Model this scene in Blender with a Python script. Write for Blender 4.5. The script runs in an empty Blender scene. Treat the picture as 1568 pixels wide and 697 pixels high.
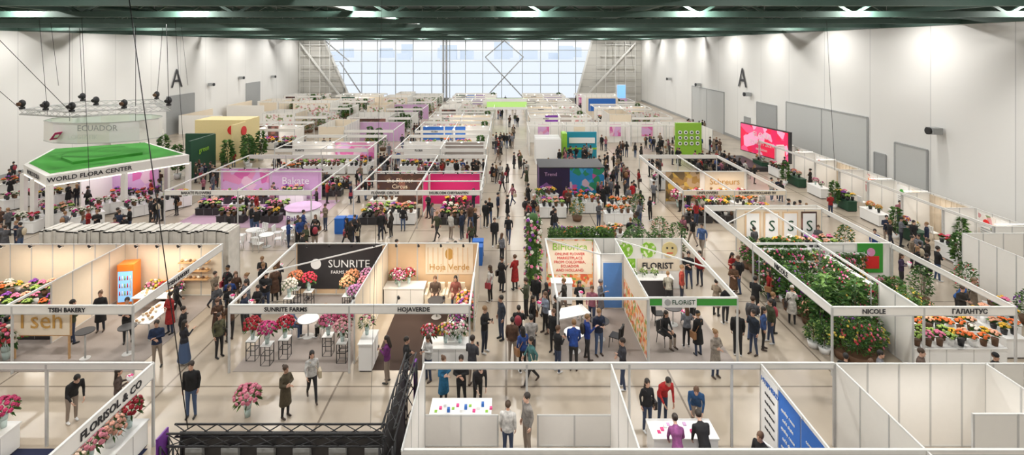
import bpy, math, random
from mathutils import Vector, Matrix
R = random.Random(11)
scene = bpy.context.scene
COL = scene.collection
scene.view_settings.view_transform = 'Standard'

# ------------------------------------------------------------ materials
def nt(name):
    m = bpy.data.materials.new(name); m.use_nodes = True
    n = m.node_tree.nodes; l = m.node_tree.links
    return m, n, l, n['Principled BSDF']

def mat(name, col, rough=.6, metal=0., em=0., var=.06, sc=6.):
    m, n, l, b = nt(name)
    b.inputs['Roughness'].default_value = rough
    b.inputs['Metallic'].default_value = metal
    tc = n.new('ShaderNodeTexCoord'); no = n.new('ShaderNodeTexNoise')
    no.inputs['Scale'].default_value = sc
    mx = n.new('ShaderNodeMix'); mx.data_type = 'RGBA'
    mx.inputs[6].default_value = (col[0]*(1-var), col[1]*(1-var), col[2]*(1-var), 1)
    mx.inputs[7].default_value = (min(1, col[0]*(1+var)), min(1, col[1]*(1+var)), min(1, col[2]*(1+var)), 1)
    l.new(tc.outputs['Object'], no.inputs['Vector']); l.new(no.outputs['Fac'], mx.inputs[0])
    l.new(mx.outputs[2], b.inputs['Base Color'])
    if em:
        b.inputs['Emission Color'].default_value = (*col, 1)
        b.inputs['Emission Strength'].default_value = em
        m.cycles.emission_sampling = 'NONE'
    return m

def ramp_set(r, cols, pos):
    e = r.color_ramp.elements; r.color_ramp.interpolation = 'CONSTANT'
    e.remove(e[-1]); e[0].position = pos[0]; e[0].color = (*cols[0], 1)
    for c, p in zip(cols[1:], pos[1:]):
        q = e.new(p); q.color = (*c, 1)

def mat_patch(name, cols, scale=6., rough=.6, em=0.):
    m, n, l, b = nt(name)
    b.inputs['Roughness'].default_value = rough
    tc = n.new('ShaderNodeTexCoord'); vo = n.new('ShaderNodeTexVoronoi')
    vo.inputs['Scale'].default_value = scale
    sp = n.new('ShaderNodeSeparateColor'); r = n.new('ShaderNodeValToRGB')
    k = len(cols)
    ramp_set(r, cols, [(.12+.76*i/k if i else 0) for i in range(k)])
    l.new(tc.outputs['Object'], vo.inputs['Vector']); l.new(vo.outputs['Color'], sp.inputs[0])
    l.new(sp.outputs[0], r.inputs[0]); l.new(r.outputs[0], b.inputs['Base Color'])
    if em:
        l.new(r.outputs[0], b.inputs['Emission Color']); b.inputs['Emission Strength'].default_value = em
    return m

def mat_obj(name, rough=.7, dull=0., noise=True):
    m, n, l, b = nt(name)
    b.inputs['Roughness'].default_value = rough
    oi = n.new('ShaderNodeObjectInfo')
    tc = n.new('ShaderNodeTexCoord'); no = n.new('ShaderNodeTexNoise'); no.inputs['Scale'].default_value = 9
    mx = n.new('ShaderNodeMix'); mx.data_type = 'RGBA'; mx.blend_type = 'MULTIPLY'
    r = n.new('ShaderNodeValToRGB')
    r.color_ramp.elements[0].position = .3; r.color_ramp.elements[0].color = (.6-dull, .6-dull, .6-dull, 1)
    r.color_ramp.elements[1].position = .7
    l.new(tc.outputs['Object'], no.inputs['Vector']); l.new(no.outputs['Fac'], r.inputs[0])
    mx.inputs[0].default_value = 1
    l.new(oi.outputs['Color'], mx.inputs[6]); l.new(r.outputs[0], mx.inputs[7])
    l.new(mx.outputs[2], b.inputs['Base Color'])
    return m

def mat_rand(name, cols, mul, rough=.7):
    m, n, l, b = nt(name)
    b.inputs['Roughness'].default_value = rough
    oi = n.new('ShaderNodeObjectInfo')
    a = n.new('ShaderNodeMath'); a.operation = 'MULTIPLY'; a.inputs[1].default_value = mul
    f = n.new('ShaderNodeMath'); f.operation = 'FRACT'
    r = n.new('ShaderNodeValToRGB'); ramp_set(r, cols, [i/len(cols) for i in range(len(cols))])
    l.new(oi.outputs['Random'], a.inputs[0]); l.new(a.outputs[0], f.inputs[0]); l.new(f.outputs[0], r.inputs[0])
    l.new(r.outputs[0], b.inputs['Base Color'])
    return m

def mat_joint(name, c1, cj, ax, w, h, mort, rough, nscale=.35, var=.1, rowoff=0.):
    m, n, l, b = nt(name)
    tc = n.new('ShaderNodeTexCoord'); sp = n.new('ShaderNodeSeparateXYZ'); cb = n.new('ShaderNodeCombineXYZ')
    l.new(tc.outputs['Object'], sp.inputs[0])
    l.new(sp.outputs[ax[0]], cb.inputs[0]); l.new(sp.outputs[ax[1]], cb.inputs[1])
    br = n.new('ShaderNodeTexBrick'); br.offset = rowoff
    br.inputs['Scale'].default_value = 1; br.inputs['Brick Width'].default_value = w
    br.inputs['Row Height'].default_value = h; br.inputs['Mortar Size'].default_value = mort
    br.inputs['Mortar Smooth'].default_value = 0
    br.inputs['Color1'].default_value = (*c1, 1); br.inputs['Color2'].default_value = (*[x*.95 for x in c1], 1)
    br.inputs['Mortar'].default_value = (*cj, 1)
    l.new(cb.outputs[0], br.inputs['Vector'])
    no = n.new('ShaderNodeTexNoise'); no.inputs['Scale'].default_value = nscale; no.inputs['Detail'].default_value = 6
    l.new(tc.outputs['Object'], no.inputs['Vector'])
    r = n.new('ShaderNodeValToRGB'); r.color_ramp.elements[0].position = .35; r.color_ramp.elements[1].position = .65
    r.color_ramp.elements[0].color = (1-var, 1-var, 1-var*.9, 1)
    l.new(no.outputs['Fac'], r.inputs[0])
    mx = n.new('ShaderNodeMix'); mx.data_type = 'RGBA'; mx.blend_type = 'MULTIPLY'; mx.inputs[0].default_value = 1
    l.new(br.outputs['Color'], mx.inputs[6]); l.new(r.outputs[0], mx.inputs[7])
    l.new(mx.outputs[2], b.inputs['Base Color'])
    b.inputs['Roughness'].default_value = rough
    return m

WHITE = mat('white_laminate', (.80, .78, .74), .45, var=.02)
CREAM = mat('cream_laminate', (.76, .66, .52), .5, var=.03)
BEIGE = mat('beige_backwall', (.70, .50, .31), .5, var=.06, sc=2)
ALU = mat('aluminium_profile', (.52, .52, .51), .45, .1)
STEELW = mat('white_painted_steel', (.72, .72, .70), .4)
MULL = mat('window_frame_paint', (.40, .43, .44), .4)
BLACK = mat('black_metal', (.015, .015, .017), .45)
DARK = mat('dark_panel', (.03, .028, .03), .5)
GREY = mat('grey_paint', (.34, .35, .35), .5)
LGREY = mat('light_grey_door', (.52, .53, .52), .45, var=.02)
INK = mat('lettering_ink', (.02, .02, .025), .6)
GOLD = mat('gold_lettering', (.50, .28, .07), .45)
BROWN = mat('brown_carpet', (.04, .022, .016), .95, sc=40)
GREYC = mat('grey_carpet', (.30, .26, .235), .95, sc=30)
NAVY = mat('navy_carpet', (.01, .015, .05), .95, sc=30)
BLUE = mat('blue_panel', (.02, .13, .48), .5)
BLUED = mat('blue_door_paint', (.10, .26, .62), .5)
TEAL = mat('teal_panel', (.01, .25, .36), .5)
PINK = mat('pink_panel', (.70, .05, .23), .5)
MAG = mat('magenta_panel', (.58, .02, .16), .5)
LILAC = mat('lilac_panel', (.58, .36, .58), .5)
PURP = mat('purple_panel', (.14, .02, .26), .5)
GREEN = mat('green_panel', (.04, .28, .035), .5)
LIME = mat('lime_panel', (.24, .48, .04), .5)
DGREEN = mat('dark_green_panel', (.01, .06, .03), .5)
TURF = mat('green_turf_roof', (.05, .30, .035), .9, sc=10)
YELL = mat('yellow_panel', (.68, .56, .28), .6)
RED = mat('red_paint', (.6, .02, .02), .5)
ORANGE = mat('orange_paint', (.80, .2, .02), .5)
WOOD = mat('wood_board', (.50, .30, .14), .5, var=.2, sc=12)
WHITEP = mat('white_plastic', (.80, .80, .79), .35, var=.01)
FABRIC = mat('white_fabric', (.64, .61, .56), .95, var=.25, sc=2.5)
CURT = mat('beige_curtain', (.60, .50, .38), .95, var=.15, sc=4)
LEAF = mat('leaf_green', (.032, .10, .016), .6, var=.5, sc=14)
LEAF2 = mat('leaf_light_green', (.10, .20, .035), .6, var=.4, sc=14)
TERRA = mat('brown_pot', (.12, .06, .03), .7)
GLOW = mat('lamp_glow', (1, .95, .85), .4, em=9)
STRIP = mat('light_strip', (1, .93, .8), .4, em=1.6)
SCREEN = mat('screen_glow', (.25, .55, 1.), .4, em=.5)
GLASSV = mat('vase_glass', (.50, .62, .60), .08)
STEELG = mat('green_roof_steel', (.055, .105, .085), .55, var=.3, sc=.8)
DECK = mat_joint('roof_deck_paint', (.018, .045, .037), (.005, .015, .012), (0, 1), 1.2, 12, .03, .7, .4, .3)
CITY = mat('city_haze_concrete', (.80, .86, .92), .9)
SNOW = mat('snowy_ground', (.88, .9, .93), .9)
P_FLOR = mat_patch('floral_print_meadow', [(.75, .55, .35), (.65, .12, .05), (.8, .6, .5), (.25, .35, .08), (.8, .35, .12)], 7)
P_BLUE = mat_patch('floral_print_blue', [(.02, .22, .5), (.5, .08, .3), (.05, .35, .6), (.6, .42, .5), (.02, .25, .12)], 2.5)
P_DARK = mat_patch('floral_print_night', [(.02, .01, .05), (.03, .015, .08), (.2, .08, .25), (.02, .01, .04)], 1.6)
P_PINK = mat_patch('floral_print_pink', [(.66, .26, .44), (.6, .13, .36), (.7, .48, .58), (.6, .36, .6)], 1.5)
P_GOLD = mat_patch('floral_print_gold', [(.3, .18, .05), (.5, .34, .07), (.13, .09, .04), (.42, .3, .18)], 2.5)
P_BROWN = mat_patch('floral_print_brown', [(.07, .03, .02), (.1, .05, .03), (.22, .09, .07), (.06, .03, .03)], 2.2)
P_SCR = mat_patch('pink_screen_image', [(.85, .02, .08), (.9, .1, .25), (.8, .02, .12), (.9, .4, .6)], 1.2, em=.35)
P_LIME = mat_patch('lime_dotted_print', [(.25, .52, .04), (.3, .58, .07), (.7, .75, .5), (.2, .46, .03)], 9)
P_SOFT = mat_patch('soft_floral_poster', [(.75, .7, .66), (.6, .3, .3), (.72, .66, .6), (.25, .3, .15), (.74, .72, .7)], 4)
FLOOR_M = mat_joint('polished_concrete', (.46, .39, .305), (.20, .16, .12), (0, 1), 6, 6, .035, .26, .3, .22)
WALL_M = mat_joint('wall_sandwich_panels', (.80, .795, .77), (.60, .60, .59), (1, 2), 6, 30, .04, .6, .06, .06)
WALLB_M = mat_joint('far_wall_panels', (.60, .59, .55), (.40, .40, .38), (0, 2), 5, 1.6, .05, .6, .2, .05)

# ------------------------------------------------------------ mesh builder
def basis(d):
    d = d.normalized()
    a = Vector((0, 0, 1)) if abs(d.z) < .9 else Vector((1, 0, 0))
    u = d.cross(a).normalized(); v = d.cross(u)
    return u, v

class MB:
    def __init__(s): s.v = []; s.f = []; s.m = []; s.mats = []; s.sm = []
    def mi(s, m):
        if m not in s.mats: s.mats.append(m)
        return s.mats.index(m)
    def face(s, idx, m, sm=False): s.f.append(idx); s.m.append(s.mi(m)); s.sm.append(sm)
    def box(s, x0, x1, y0, y1, z0, z1, m):
        if x1 < x0: x0, x1 = x1, x0
        if y1 < y0: y0, y1 = y1, y0
        b = len(s.v)
        s.v += [(x0, y0, z0), (x1, y0, z0), (x1, y1, z0), (x0, y1, z0), (x0, y0, z1), (x1, y0, z1), (x1, y1, z1), (x0, y1, z1)]
        for q in ((3, 2, 1, 0), (4, 5, 6, 7), (0, 1, 5, 4), (1, 2, 6, 5), (2, 3, 7, 6), (3, 0, 4, 7)):
            s.face([b+i for i in q], m)
    def bar(s, p0, p1, w, m, h=None):
        p0 = Vector(p0); p1 = Vector(p1); h = h or w
        u, v = basis(p1-p0); b = len(s.v)
        for p in (p0, p1):
            for a, c in ((-1, -1), (1, -1), (1, 1), (-1, 1)):
                s.v.append(tuple(p+u*a*w/2+v*c*h/2))
        for q in ((3, 2, 1, 0), (4, 5, 6, 7), (0, 1, 5, 4), (1, 2, 6, 5), (2, 3, 7, 6), (3, 0, 4, 7)):
            s.face([b+i for i in q], m)
    def loft(s, rings, m, sm=True, cap=True):
        b = len(s.v); k = len(rings[0])
        for r in rings: s.v += [tuple(p) for p in r]
        for i in range(len(rings)-1):
            for j in range(k):
                j2 = (j+1) % k
                s.face([b+i*k+j, b+i*k+j2, b+(i+1)*k+j2, b+(i+1)*k+j], m, sm)
        if cap:
            s.face([b+j for j in range(k)][::-1], m); s.face([b+(len(rings)-1)*k+j for j in range(k)], m)
    def cyl(s, p0, p1, r0, r1, m, seg=10, sm=True):
        p0 = Vector(p0); p1 = Vector(p1); u, v = basis(p1-p0)
        rs = []
        for p, r in ((p0, r0), (p1, r1)):
            rs.append([p+(u*math.cos(2*math.pi*i/seg)+v*math.sin(2*math.pi*i/seg))*r for i in range(seg)])
        s.loft(rs, m, sm)
    def caps(s, p0, p1, r0, r1, m, seg=10, fl=1.):
        p0 = Vector(p0); p1 = Vector(p1); d = (p1-p0).normalized(); u, v = basis(p1-p0)
        rs = []
        for p, r, ts in ((p0, r0, (-80, -45, 0)), (p1, r1, (0, 45, 80))):
            for t in ts:
                t = math.radians(t)
                rs.append([p+d*math.sin(t)*r+(u*math.cos(2*math.pi*i/seg)+v*fl*math.sin(2*math.pi*i/seg))*r*math.cos(t) for i in range(seg)])
        s.loft(rs, m)
    def ell(s, c, r, m, seg=12, rings=8, M=None):
        rs = []
        for i in range(rings+1):
            t = -math.pi/2+math.pi*i/rings
            t = max(-1.5, min(1.5, t)); ring = []
            for j in range(seg):
                a = 2*math.pi*j/seg
                p = Vector((r[0]*math.cos(t)*math.cos(a), r[1]*math.cos(t)*math.sin(a), r[2]*math.sin(t)))
                if M: p = M @ p
                ring.append(Vector(c)+p)
            rs.append(ring)
        s.loft(rs, m)
    def prism(s, poly, z0, z1, m, mtop=None):
        b = len(s.v); k = len(poly)
        s.v += [(x, y, z0) for x, y in poly]+[(x, y, z1) for x, y in poly]
        for j in range(k):
            j2 = (j+1) % k; s.face([b+j, b+j2, b+k+j2, b+k+j], m)
        s.face([b+j for j in range(k)][::-1], m); s.face([b+k+j for j in range(k)], mtop or m)
    def mesh(s, name):
        me = bpy.data.meshes.new(name)
        me.from_pydata(s.v, [], s.f)
        for m in s.mats: me.materials.append(m)
        me.polygons.foreach_set('material_index', s.m)
        me.polygons.foreach_set('use_smooth', s.sm)
        me.update(); return me
    def obj(s, name, parent=None, loc=(0, 0, 0), rz=0):
        o = bpy.data.objects.new(name, s.mesh(name)); COL.objects.link(o)
        o.location = loc; o.rotation_euler[2] = rz
        if parent: o.parent = parent
        return o

def inst(me, name, x, y, z=0, rz=0, sc=1, col=None):
    o = bpy.data.objects.new(name, me); COL.objects.link(o)
    o.location = (x, y, z); o.rotation_euler[2] = rz
    o.scale = (sc, sc, sc) if not isinstance(sc, tuple) else sc
    if col: o.color = (*col, 1)
    return o

def empty(name):
    e = bpy.data.objects.new(name, None); COL.objects.link(e); return e

def text(s, size, loc, rz=0, m=INK, parent=None, name='lettering', ext=.006, align='CENTER'):
    c = bpy.data.curves.new(name, 'FONT'); c.body = s; c.size = size; c.align_x = align; c.align_y = 'CENTER'
    c.extrude = ext; c.resolution_u = 2; c.materials.append(m)
    if m == INK: c.offset = size*.02
    o = bpy.data.objects.new(name, c); COL.objects.link(o)
    o.location = loc; o.rotation_euler = (math.pi/2, 0, rz)
    if parent: o.parent = parent
    return o

# ------------------------------------------------------------ room shell
XL, XR, YB, YF, ZW, ZR = -46., 30., -6., 113., 13.5, 16.6
b = MB(); b.box(XL-.3, XR+.3, YB-.3, YF+.3, -.3, 0, FLOOR_M); b.obj('floor')
b = MB(); b.box(XL-.3, XL, YB, YF, 0, ZR, WALL_M); b.obj('wall_left')
b = MB(); b.box(XR, XR+.3, YB, YF, 0, ZR, WALL_M); b.obj('wall_right')
b = MB(); b.box(XL, XR, YB-.3, YB, 0, ZR, WALL_M); b.obj('wall_back')
b = MB(); b.box(XL-.3, XR+.3, YB-.3, YF+.3, ZR, ZR+.3, DECK); b.obj('ceiling')
for i, (a, c, d, e) in enumerate(((XL, XL+.12, YB, YF), (XR-.12, XR, YB, YF), (XL, XR, YF-.12, YF))):
    b = MB(); b.box(a, c, d, e, ZW, ZR, STEELG); b.obj('trim_%d' % (i+1))
b = MB(); b.box(XL, XL+.05, YB, YF, 0, .35, GREY); b.obj('baseboard_left')
b = MB(); b.box(XR-.05, XR, YB, YF, 0, .35, GREY); b.obj('baseboard_right')
# far wall with trapezoid window
WT0, WT1, WB0, WB1 = -40.3, 19., -34.5, 15.5
b = MB()
def wallpoly(p):
    b0 = len(b.v); k = len(p)
    b.v += [(x, YF, z) for x, z in p]+[(x, YF+.4, z) for x, z in p]
    b.face([b0+j for j in range(k)], WALLB_M); b.face([b0+k+j for j in range(k)][::-1], WALLB_M)
    for j in range(k):
        j2 = (j+1) % k; b.face([b0+j, b0+k+j, b0+k+j2, b0+j2], WALLB_M)
wallpoly([(XL, 0), (WB0, 0), (WB0, .6), (WT0, ZW), (XL, ZW)])
wallpoly([(WB1, 0), (XR, 0), (XR, ZW), (WT1, ZW), (WB1, .6)])
wallpoly([(WB0, 0), (WB1, 0), (WB1, .6), (WB0, .6)])
wallpoly([(XL, ZW), (XR, ZW), (XR, ZR), (XL, ZR)])
b.obj('wall_far')
b = MB()
yy = YF-.15
for x in [-36, -32, -28.5, -24.5, -20.6, -16.5, -12.5, -9, -5.2, -1, 3.6, 7.6, 11.6, 15.4]:
    b.box(x-.08, x+.08, yy-.1, yy+.1, .6, ZW, MULL)
for x in (-13.9, -13.2): b.box(x-.17, x+.17, yy-.5, yy+.1, 0, ZW, GREY)
for z in (.7, 3.6, 6.2, 8.8, 11.3, 13.3):
    t = (z-.6)/(ZW-.6); b.box(WB0+(WT0-WB0)*t, WB1+(WT1-WB1)*t, yy-.08, yy+.08, z-.08, z+.08, MULL)
b.bar((WB0, yy, .6), (WT0, yy, ZW), .4, STEELW); b.bar((WB1, yy, .6), (WT1, yy, ZW), .4, STEELW)
b.bar((-4.6, yy-.3, .8), (3.8, yy-.3, 9.8), .24, GREY); b.bar((3.8, yy-.3, .8), (-4.6, yy-.3, 9.8), .24, GREY)
b.bar((-4.6, yy-.3, 9.8), (-.4, yy-.3, 13.4), .24, GREY); b.bar((3.8, yy-.3, 9.8), (-.4, yy-.3, 13.4), .24, GREY)
b.bar((-36.8, yy-.3, 8.8), (-31.5, yy-.3, .8), .22, GREY); b.bar((-39.8, yy-.3, 13.2), (-34.6, yy-.3, 8.8), .22, GREY)
b.obj('window_1')
for s0, s1, sg in ((XL+.5, -36, 1), (28.5, 17, -1)):
    b = MB()
    b.bar((s0, YF-.8, 13), (s1, YF-.8, .5), .35, STEELW)
    for k in range(6):
        z = 1+k*2.3; b.bar((s0, YF-.6, z), (s0+sg*(11-k*.8), YF-.6, z), .12, STEELW)
    for k in range(4): b.bar((s0+sg*k*2.2, YF-.7, 0), (s0+sg*k*2.2, YF-.7, 13.3), .14, STEELW)
    b.obj('wall_bracing_frame')
# outside
b = MB(); b.box(-900, 900, YF+.6, 1500, -.6, -.3, SNOW); b.obj('snowy_ground')
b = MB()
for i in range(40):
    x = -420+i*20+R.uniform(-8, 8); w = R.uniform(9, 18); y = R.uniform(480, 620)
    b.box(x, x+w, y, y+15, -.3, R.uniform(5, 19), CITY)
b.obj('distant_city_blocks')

# ------------------------------------------------------------ roof trusses
b = MB()
for k in range(15):
    y = 12+k*7.2
    if y > 111: break
    b.box(XL, XR, y-.14, y+.14, 13.55, 13.85, STEELG); b.box(XL, XR, y-.12, y+.12, 15.9, 16.15, STEELG)
    x = XL; up = True
    while x < XR-1:
        b.bar((x, y, 13.7 if up else 16), (x+4, y, 16 if up else 13.7), .14, STEELG); up = not up; x += 4
b.obj('roof_truss')
b = MB()
x = XL+3
while x < XR:
    b.box(x-.1, x+.1, YB, YF, 16.2, 16.5, STEELG); x += 3.8
for x in (-38, -23, -8, 7, 22): b.box(x-.13, x+.13, 8, YF, 13.85, 14.1, STEELG)
for x in (-30, -15, -1, 14): b.cyl((x, 8, 14.9), (x, YF, 14.9), .2, .2, STEELG, 8)
b.obj('roof_purlin')
lampm = MB()
lampm.cyl((0, 0, .02), (0, 0, .2), .32, .16, GREY, 12); lampm.cyl((0, 0, .2), (0, 0, 1.4), .02, .02, GREY, 5)
lampm.cyl((0, 0, -.02), (0, 0, .02), .3, .3, GLOW, 12)
lampme = lampm.mesh('high_bay_lamp')
LD = bpy.data.lights.new('high_bay_light', 'AREA'); LD.shape = 'DISK'; LD.size = .6; LD.energy = 450; LD.color = (1, .97, .925)
for i in range(9):
    for j in range(11):
        x = -42+i*8.6; y = 5+j*10.3
        o = inst(lampme, 'high_bay_lamp', x, y, 14.35)
        L = bpy.data.objects.new('lamp_light', LD); COL.objects.link(L); L.parent = o; L.location = (0, 0, -.05)

# ------------------------------------------------------------ wall doors, letters
def wdoor(n, side, y0, y1, h, m=LGREY, split=True):
    b = MB(); x = XR-.1 if side > 0 else XL+.02
    b.box(x, x+.08, y0, y1, 0, h, m)
    for y in ((y0, y1, (y0+y1)/2) if split else (y0, y1)): b.box(x-.03, x+.1, y-.06, y+.06, 0, h+.06, GREY)
    b.box(x-.03, x+.1, y0, y1, h, h+.12, GREY)
    b.obj('door_%d' % n)
wdoor(1, 1, 42.2, 54.4, 6.1); wdoor(2, 1, 56.4, 60.8, 5.4, GREY, False); wdoor(3, 1, 70, 82, 5.7)
wdoor(4, 1, 36.2, 39.2, 4.6, LGREY, False); wdoor(5, 1, 40.2, 41.4, 3.4, GREY, False)
wdoor(6, -1, 69, 75, 5.2, GREY, False); wdoor(7, -1, 90, 95, 5.5, GREY, False); wdoor(8, 1, 62.5, 64, 3.2, GREY, False)
text('A', 3.5, (XR-.12, 64.5, 8), -math.pi/2, DARK, name='wall_letter')
text('A', 3.7, (XL+.12, 71, 7.5), math.pi/2, DARK, name='wall_letter')
b = MB()
b.box(XR-.8, XR-.15, 0, 0.7, 0, .45, GREY); b.cyl((XR-.8, .35, .22), (XR-.95, .35, .22), .25, .25, BLACK, 10); b.box(XR-.2, XR-.02, .25, .45, .1, .3, GREY)
hm = b.mesh('wall_heater')
for y, z in ((34.8, 6.0), (62, 6.0), (78, 6), (92, 6)): inst(hm, 'wall_heater', 0, y, z)
for y, z in ((88, 6.5), (79, 6), (100, 6)): inst(hm, 'wall_heater', -16, y, z, math.pi)

# ------------------------------------------------------------ people
S_TOP = mat_obj('clothing_top', .85, .1); S_BOT = mat_rand('clothing_bottom', [(.012, .012, .014), (.03, .045, .09), (.02, .02, .022), (.05, .085, .17), (.012, .012, .012), (.25, .2, .16), (.015, .02, .035)], 7.31)
S_SKIN = mat_rand('skin', [(.52, .30, .21), (.45, .26, .18), (.56, .35, .26)], 3.7, .5)
S_HAIR = mat_rand('hair', [(.02, .012, .008), (.05, .028, .015), (.01, .008, .007), (.22, .12, .05), (.1, .05, .025), (.02, .014, .01)], 13.7, .6)
S_SHOE = mat_rand('shoes', [(.015, .015, .015), (.6, .6, .6), (.05, .03, .02)], 5.9, .5)
S_BAG = mat_rand('bag_leather', [(.02, .015, .015), (.25, .12, .05), (.5, .42, .3), (.3, .03, .05)], 9.1, .5)
S_LIP = mat('lips', (.45, .12, .12)); S_EYE = mat('eye', (.02, .015, .01), .2)

def remesh(mb, vox):
    me = mb.mesh('tmp'); o = bpy.data.objects.new('tmp', me); COL.objects.link(o)
    m = o.modifiers.new('r', 'REMESH'); m.mode = 'VOXEL'; m.voxel_size = vox
    s = o.modifiers.new('s', 'SMOOTH'); s.iterations = 3; s.factor = .5
    bpy.context.view_layer.update()
    dg = bpy.context.evaluated_depsgraph_get(); me2 = bpy.data.meshes.new_from_object(o.evaluated_get(dg))
    v = [x.co.copy() for x in me2.vertices]; f = [list(p.vertices) for p in me2.polygons]
    bpy.data.objects.remove(o); bpy.data.meshes.remove(me2); bpy.data.meshes.remove(me)
    return v, f

def person(name, fem=False, lean=0, pz=.95, legs=None, arms=None, coat=None, hair='short', bag=False, sleeve=True, prop=None, headt=0):
    P = Vector((0, 0, pz)); RX = Matrix.Rotation(math.radians(lean), 3, 'X')
    U = lambda p: P+RX @ Vector(p)
    legs = legs or [((.1, -.015, .51), (.11, .02, .09), (0, -.15, -.05)), ((-.1, -.015, .51), (-.11, .02, .09), (0, -.15, -.05))]
    legs = [l if len(l) > 2 else (l[0], l[1], (0, -.15, -.05)) for l in legs]
    arms = arms or [((.232, .035, .22), (.225, -.04, -.02)), ((-.232, .035, .22), (-.225, -.04, -.02))]
    sw = .165 if fem else .19
    body = MB(); caps = []
    rr = [(-.12, .10, .09), (-.05, .165, .115), (.03, .16, .115), (.12, .135 if fem else .15, .105), (.22, .135 if fem else .155, .105), (.33, .16 if fem else .175, .13 if fem else .12), (.43, .165 if fem else .19, .11), (.49, .12, .085), (.54, .065, .06)]
    rings = []
    for z, rx, ry in rr:
        rings.append([U((rx*1.04*math.cos(2*math.pi*i/16), ry*1.04*math.sin(2*math.pi*i/16), z)) for i in range(16)])
    body.loft(rings, WHITE); caps.append((U((0, 0, -.03)), U((0, 0, .43)), .13, .13, 'torso'))
    def add(p, q, r, s, lab): body.caps(p, q, r, s, WHITE, 10); caps.append((Vector(p), Vector(q), r, s, lab))
    add(U((0, 0, .48)), U((0, -.012, .62)), .058, .052, 'skin')
    for i, (kn, an, toe) in enumerate(legs):
        sg = 1 if i == 0 else -1
        hp = P+Vector((sg*.088, 0, -.04)); kn = Vector(kn); an = Vector(an)
        add(hp, kn, .092, .062, 'bot'); add(kn, an, .062, .045, 'bot')
        add(an+Vector((0, .03, -.045)), an+Vector(toe), .042, .036, 'shoe')
    for i, (el, wr) in enumerate(arms):
        sg = 1 if i == 0 else -1
        sh = U((sg*sw, 0, .445)); el = U(el); wr = U(wr)
        add(U((sg*.1, 0, .45)), sh, .06, .06, 'top')
        add(sh, el, .06, .046, 'top'); add(el, wr, .044 if sleeve else .038, .034 if sleeve else .028, 'top' if sleeve else 'skin')
    if coat:
        z0, w0 = coat[:2]
        rg = []
        n = 6
        for k in range(n+1):
            t = k/n; z = .1+(z0-pz-.1)*t if lean == 0 else .1-.25*t
            rg.append([P+Vector(((.17+w0*t)*math.cos(2*math.pi*i/16), (.13+w0*t)*math.sin(2*math.pi*i/16), z)) for i in range(16)])
        body.loft(rg, WHITE)
    vv, ff = remesh(body, .021)
    out = MB(); MM = {'top': S_TOP, 'bot': S_BOT, 'skin': S_SKIN, 'shoe': S_SHOE}
    RI = RX.transposed(); out.v = [tuple(p) for p in vv]
    for f in ff:
        c = Vector((0, 0, 0))
        for i in f: c += vv[i]
        c /= len(f); best = 9; lab = 'top'
        for p, q, r, s, lb in caps:
            d = q-p; t = max(0, min(1, (c-p).dot(d)/d.length_squared))
            dist = (c-(p+d*t)).length-(r+(s-r)*t)
            if dist < best: best = dist; lab = lb
        loc = RI @ (c-P)
        if lab == 'torso' or (lab == 'bot' and loc.z > -.06): lab = 'top' if loc.z > -.07 else 'bot'
        if coat and c.z > coat[0] and lab == 'bot': lab = 'top' if len(coat) < 3 else 'bot'
        out.face(f, MM[lab], True)
    # head
    hc = Vector((0, -.02, .70)); HR = RX @ Matrix.Rotation(math.radians(headt-lean*.5), 3, 'X')
    H = lambda p: U(hc)+HR @ Vector(p)
    rings = []
    prof = [(-.125, .02, -.045), (-.112, .042, -.04), (-.085, .058, -.03), (-.04, .070, -.012), (0, .076, 0), (.04, .078, .004), (.075, .07, .006), (.1, .05, .008), (.115, .022, .01)]
    for z, r, cy in prof:
        rings.append([H((r*math.cos(2*math.pi*i/16), cy+r*1.22*math.sin(2*math.pi*i/16), z)) for i in range(16)])
    out.loft(rings, S_SKIN)
    out.caps(H((0, -.088, .01)), H((0, -.108, -.025)), .008, .014, S_SKIN, 8)
    for sg in (1, -1):
        out.ell(H((sg*.030, -.086, .012)), (.011, .007, .006), S_EYE, 8, 5, HR)
        out.ell(H((sg*.079, .005, -.008)), (.009, .018, .03), S_SKIN, 8, 6, HR)
        out.ell(H((sg*.03, -.087, .032)), (.015, .006, .003), S_HAIR, 8, 4, HR)
    out.ell(H((0, -.09, -.055)), (.022, .007, .006), S_LIP, 8, 5, HR)
    out.ell(H((0, .016, .03)), (.09, .107, .104), S_HAIR, 16, 10, HR)
    if hair == 'long':
        rg = []
        for z, w, d, cy in ((.06, .06, .05, .04), (0, .088, .07, .045), (-.08, .092, .062, .055), (-.18, .095, .05, .075), (-.28, .085, .04, .085), (-.34, .05, .025, .09)):
            rg.append([H((w*math.cos(2*math.pi*i/12), cy+d*math.sin(2*math.pi*i/12), z)) for i in range(12)])
        out.loft(rg, S_HAIR)
    if hair == 'bun': out.ell(H((0, .12, .07)), (.045, .045, .045), S_HAIR, 10, 8)
    if hair == 'hat':
        out.ell(H((0, .0, .06)), (.095, .112, .09), S_TOP, 14, 8, HR)
    # hands
    for i, (el, wr) in enumerate(arms):
        sg = 1 if i == 0 else -1
        el = U(el); wr = U(wr); d = (wr-el).normalized()
        side = Vector((0, -1, 0)) if abs(d.z) > .6 else Vector((-sg, 0, 0))
        side = (side-d*side.dot(d)).normalized(); nrm = d.cross(side)
        if nrm.dot(Vector((-sg, 0, -.3))) < 0: nrm = -nrm
        w2 = wr+d*.02
        rg = []
        for t, ww, th in ((-.02, .026, .024), (.02, .034, .017), (.06, .042, .016), (.09, .04, .012)):
            rg.append([w2+d*t+side*ww*math.cos(2*math.pi*k/8)+nrm*th*math.sin(2*math.pi*k/8) for k in range(8)])
        out.loft(rg, S_SKIN)
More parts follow.
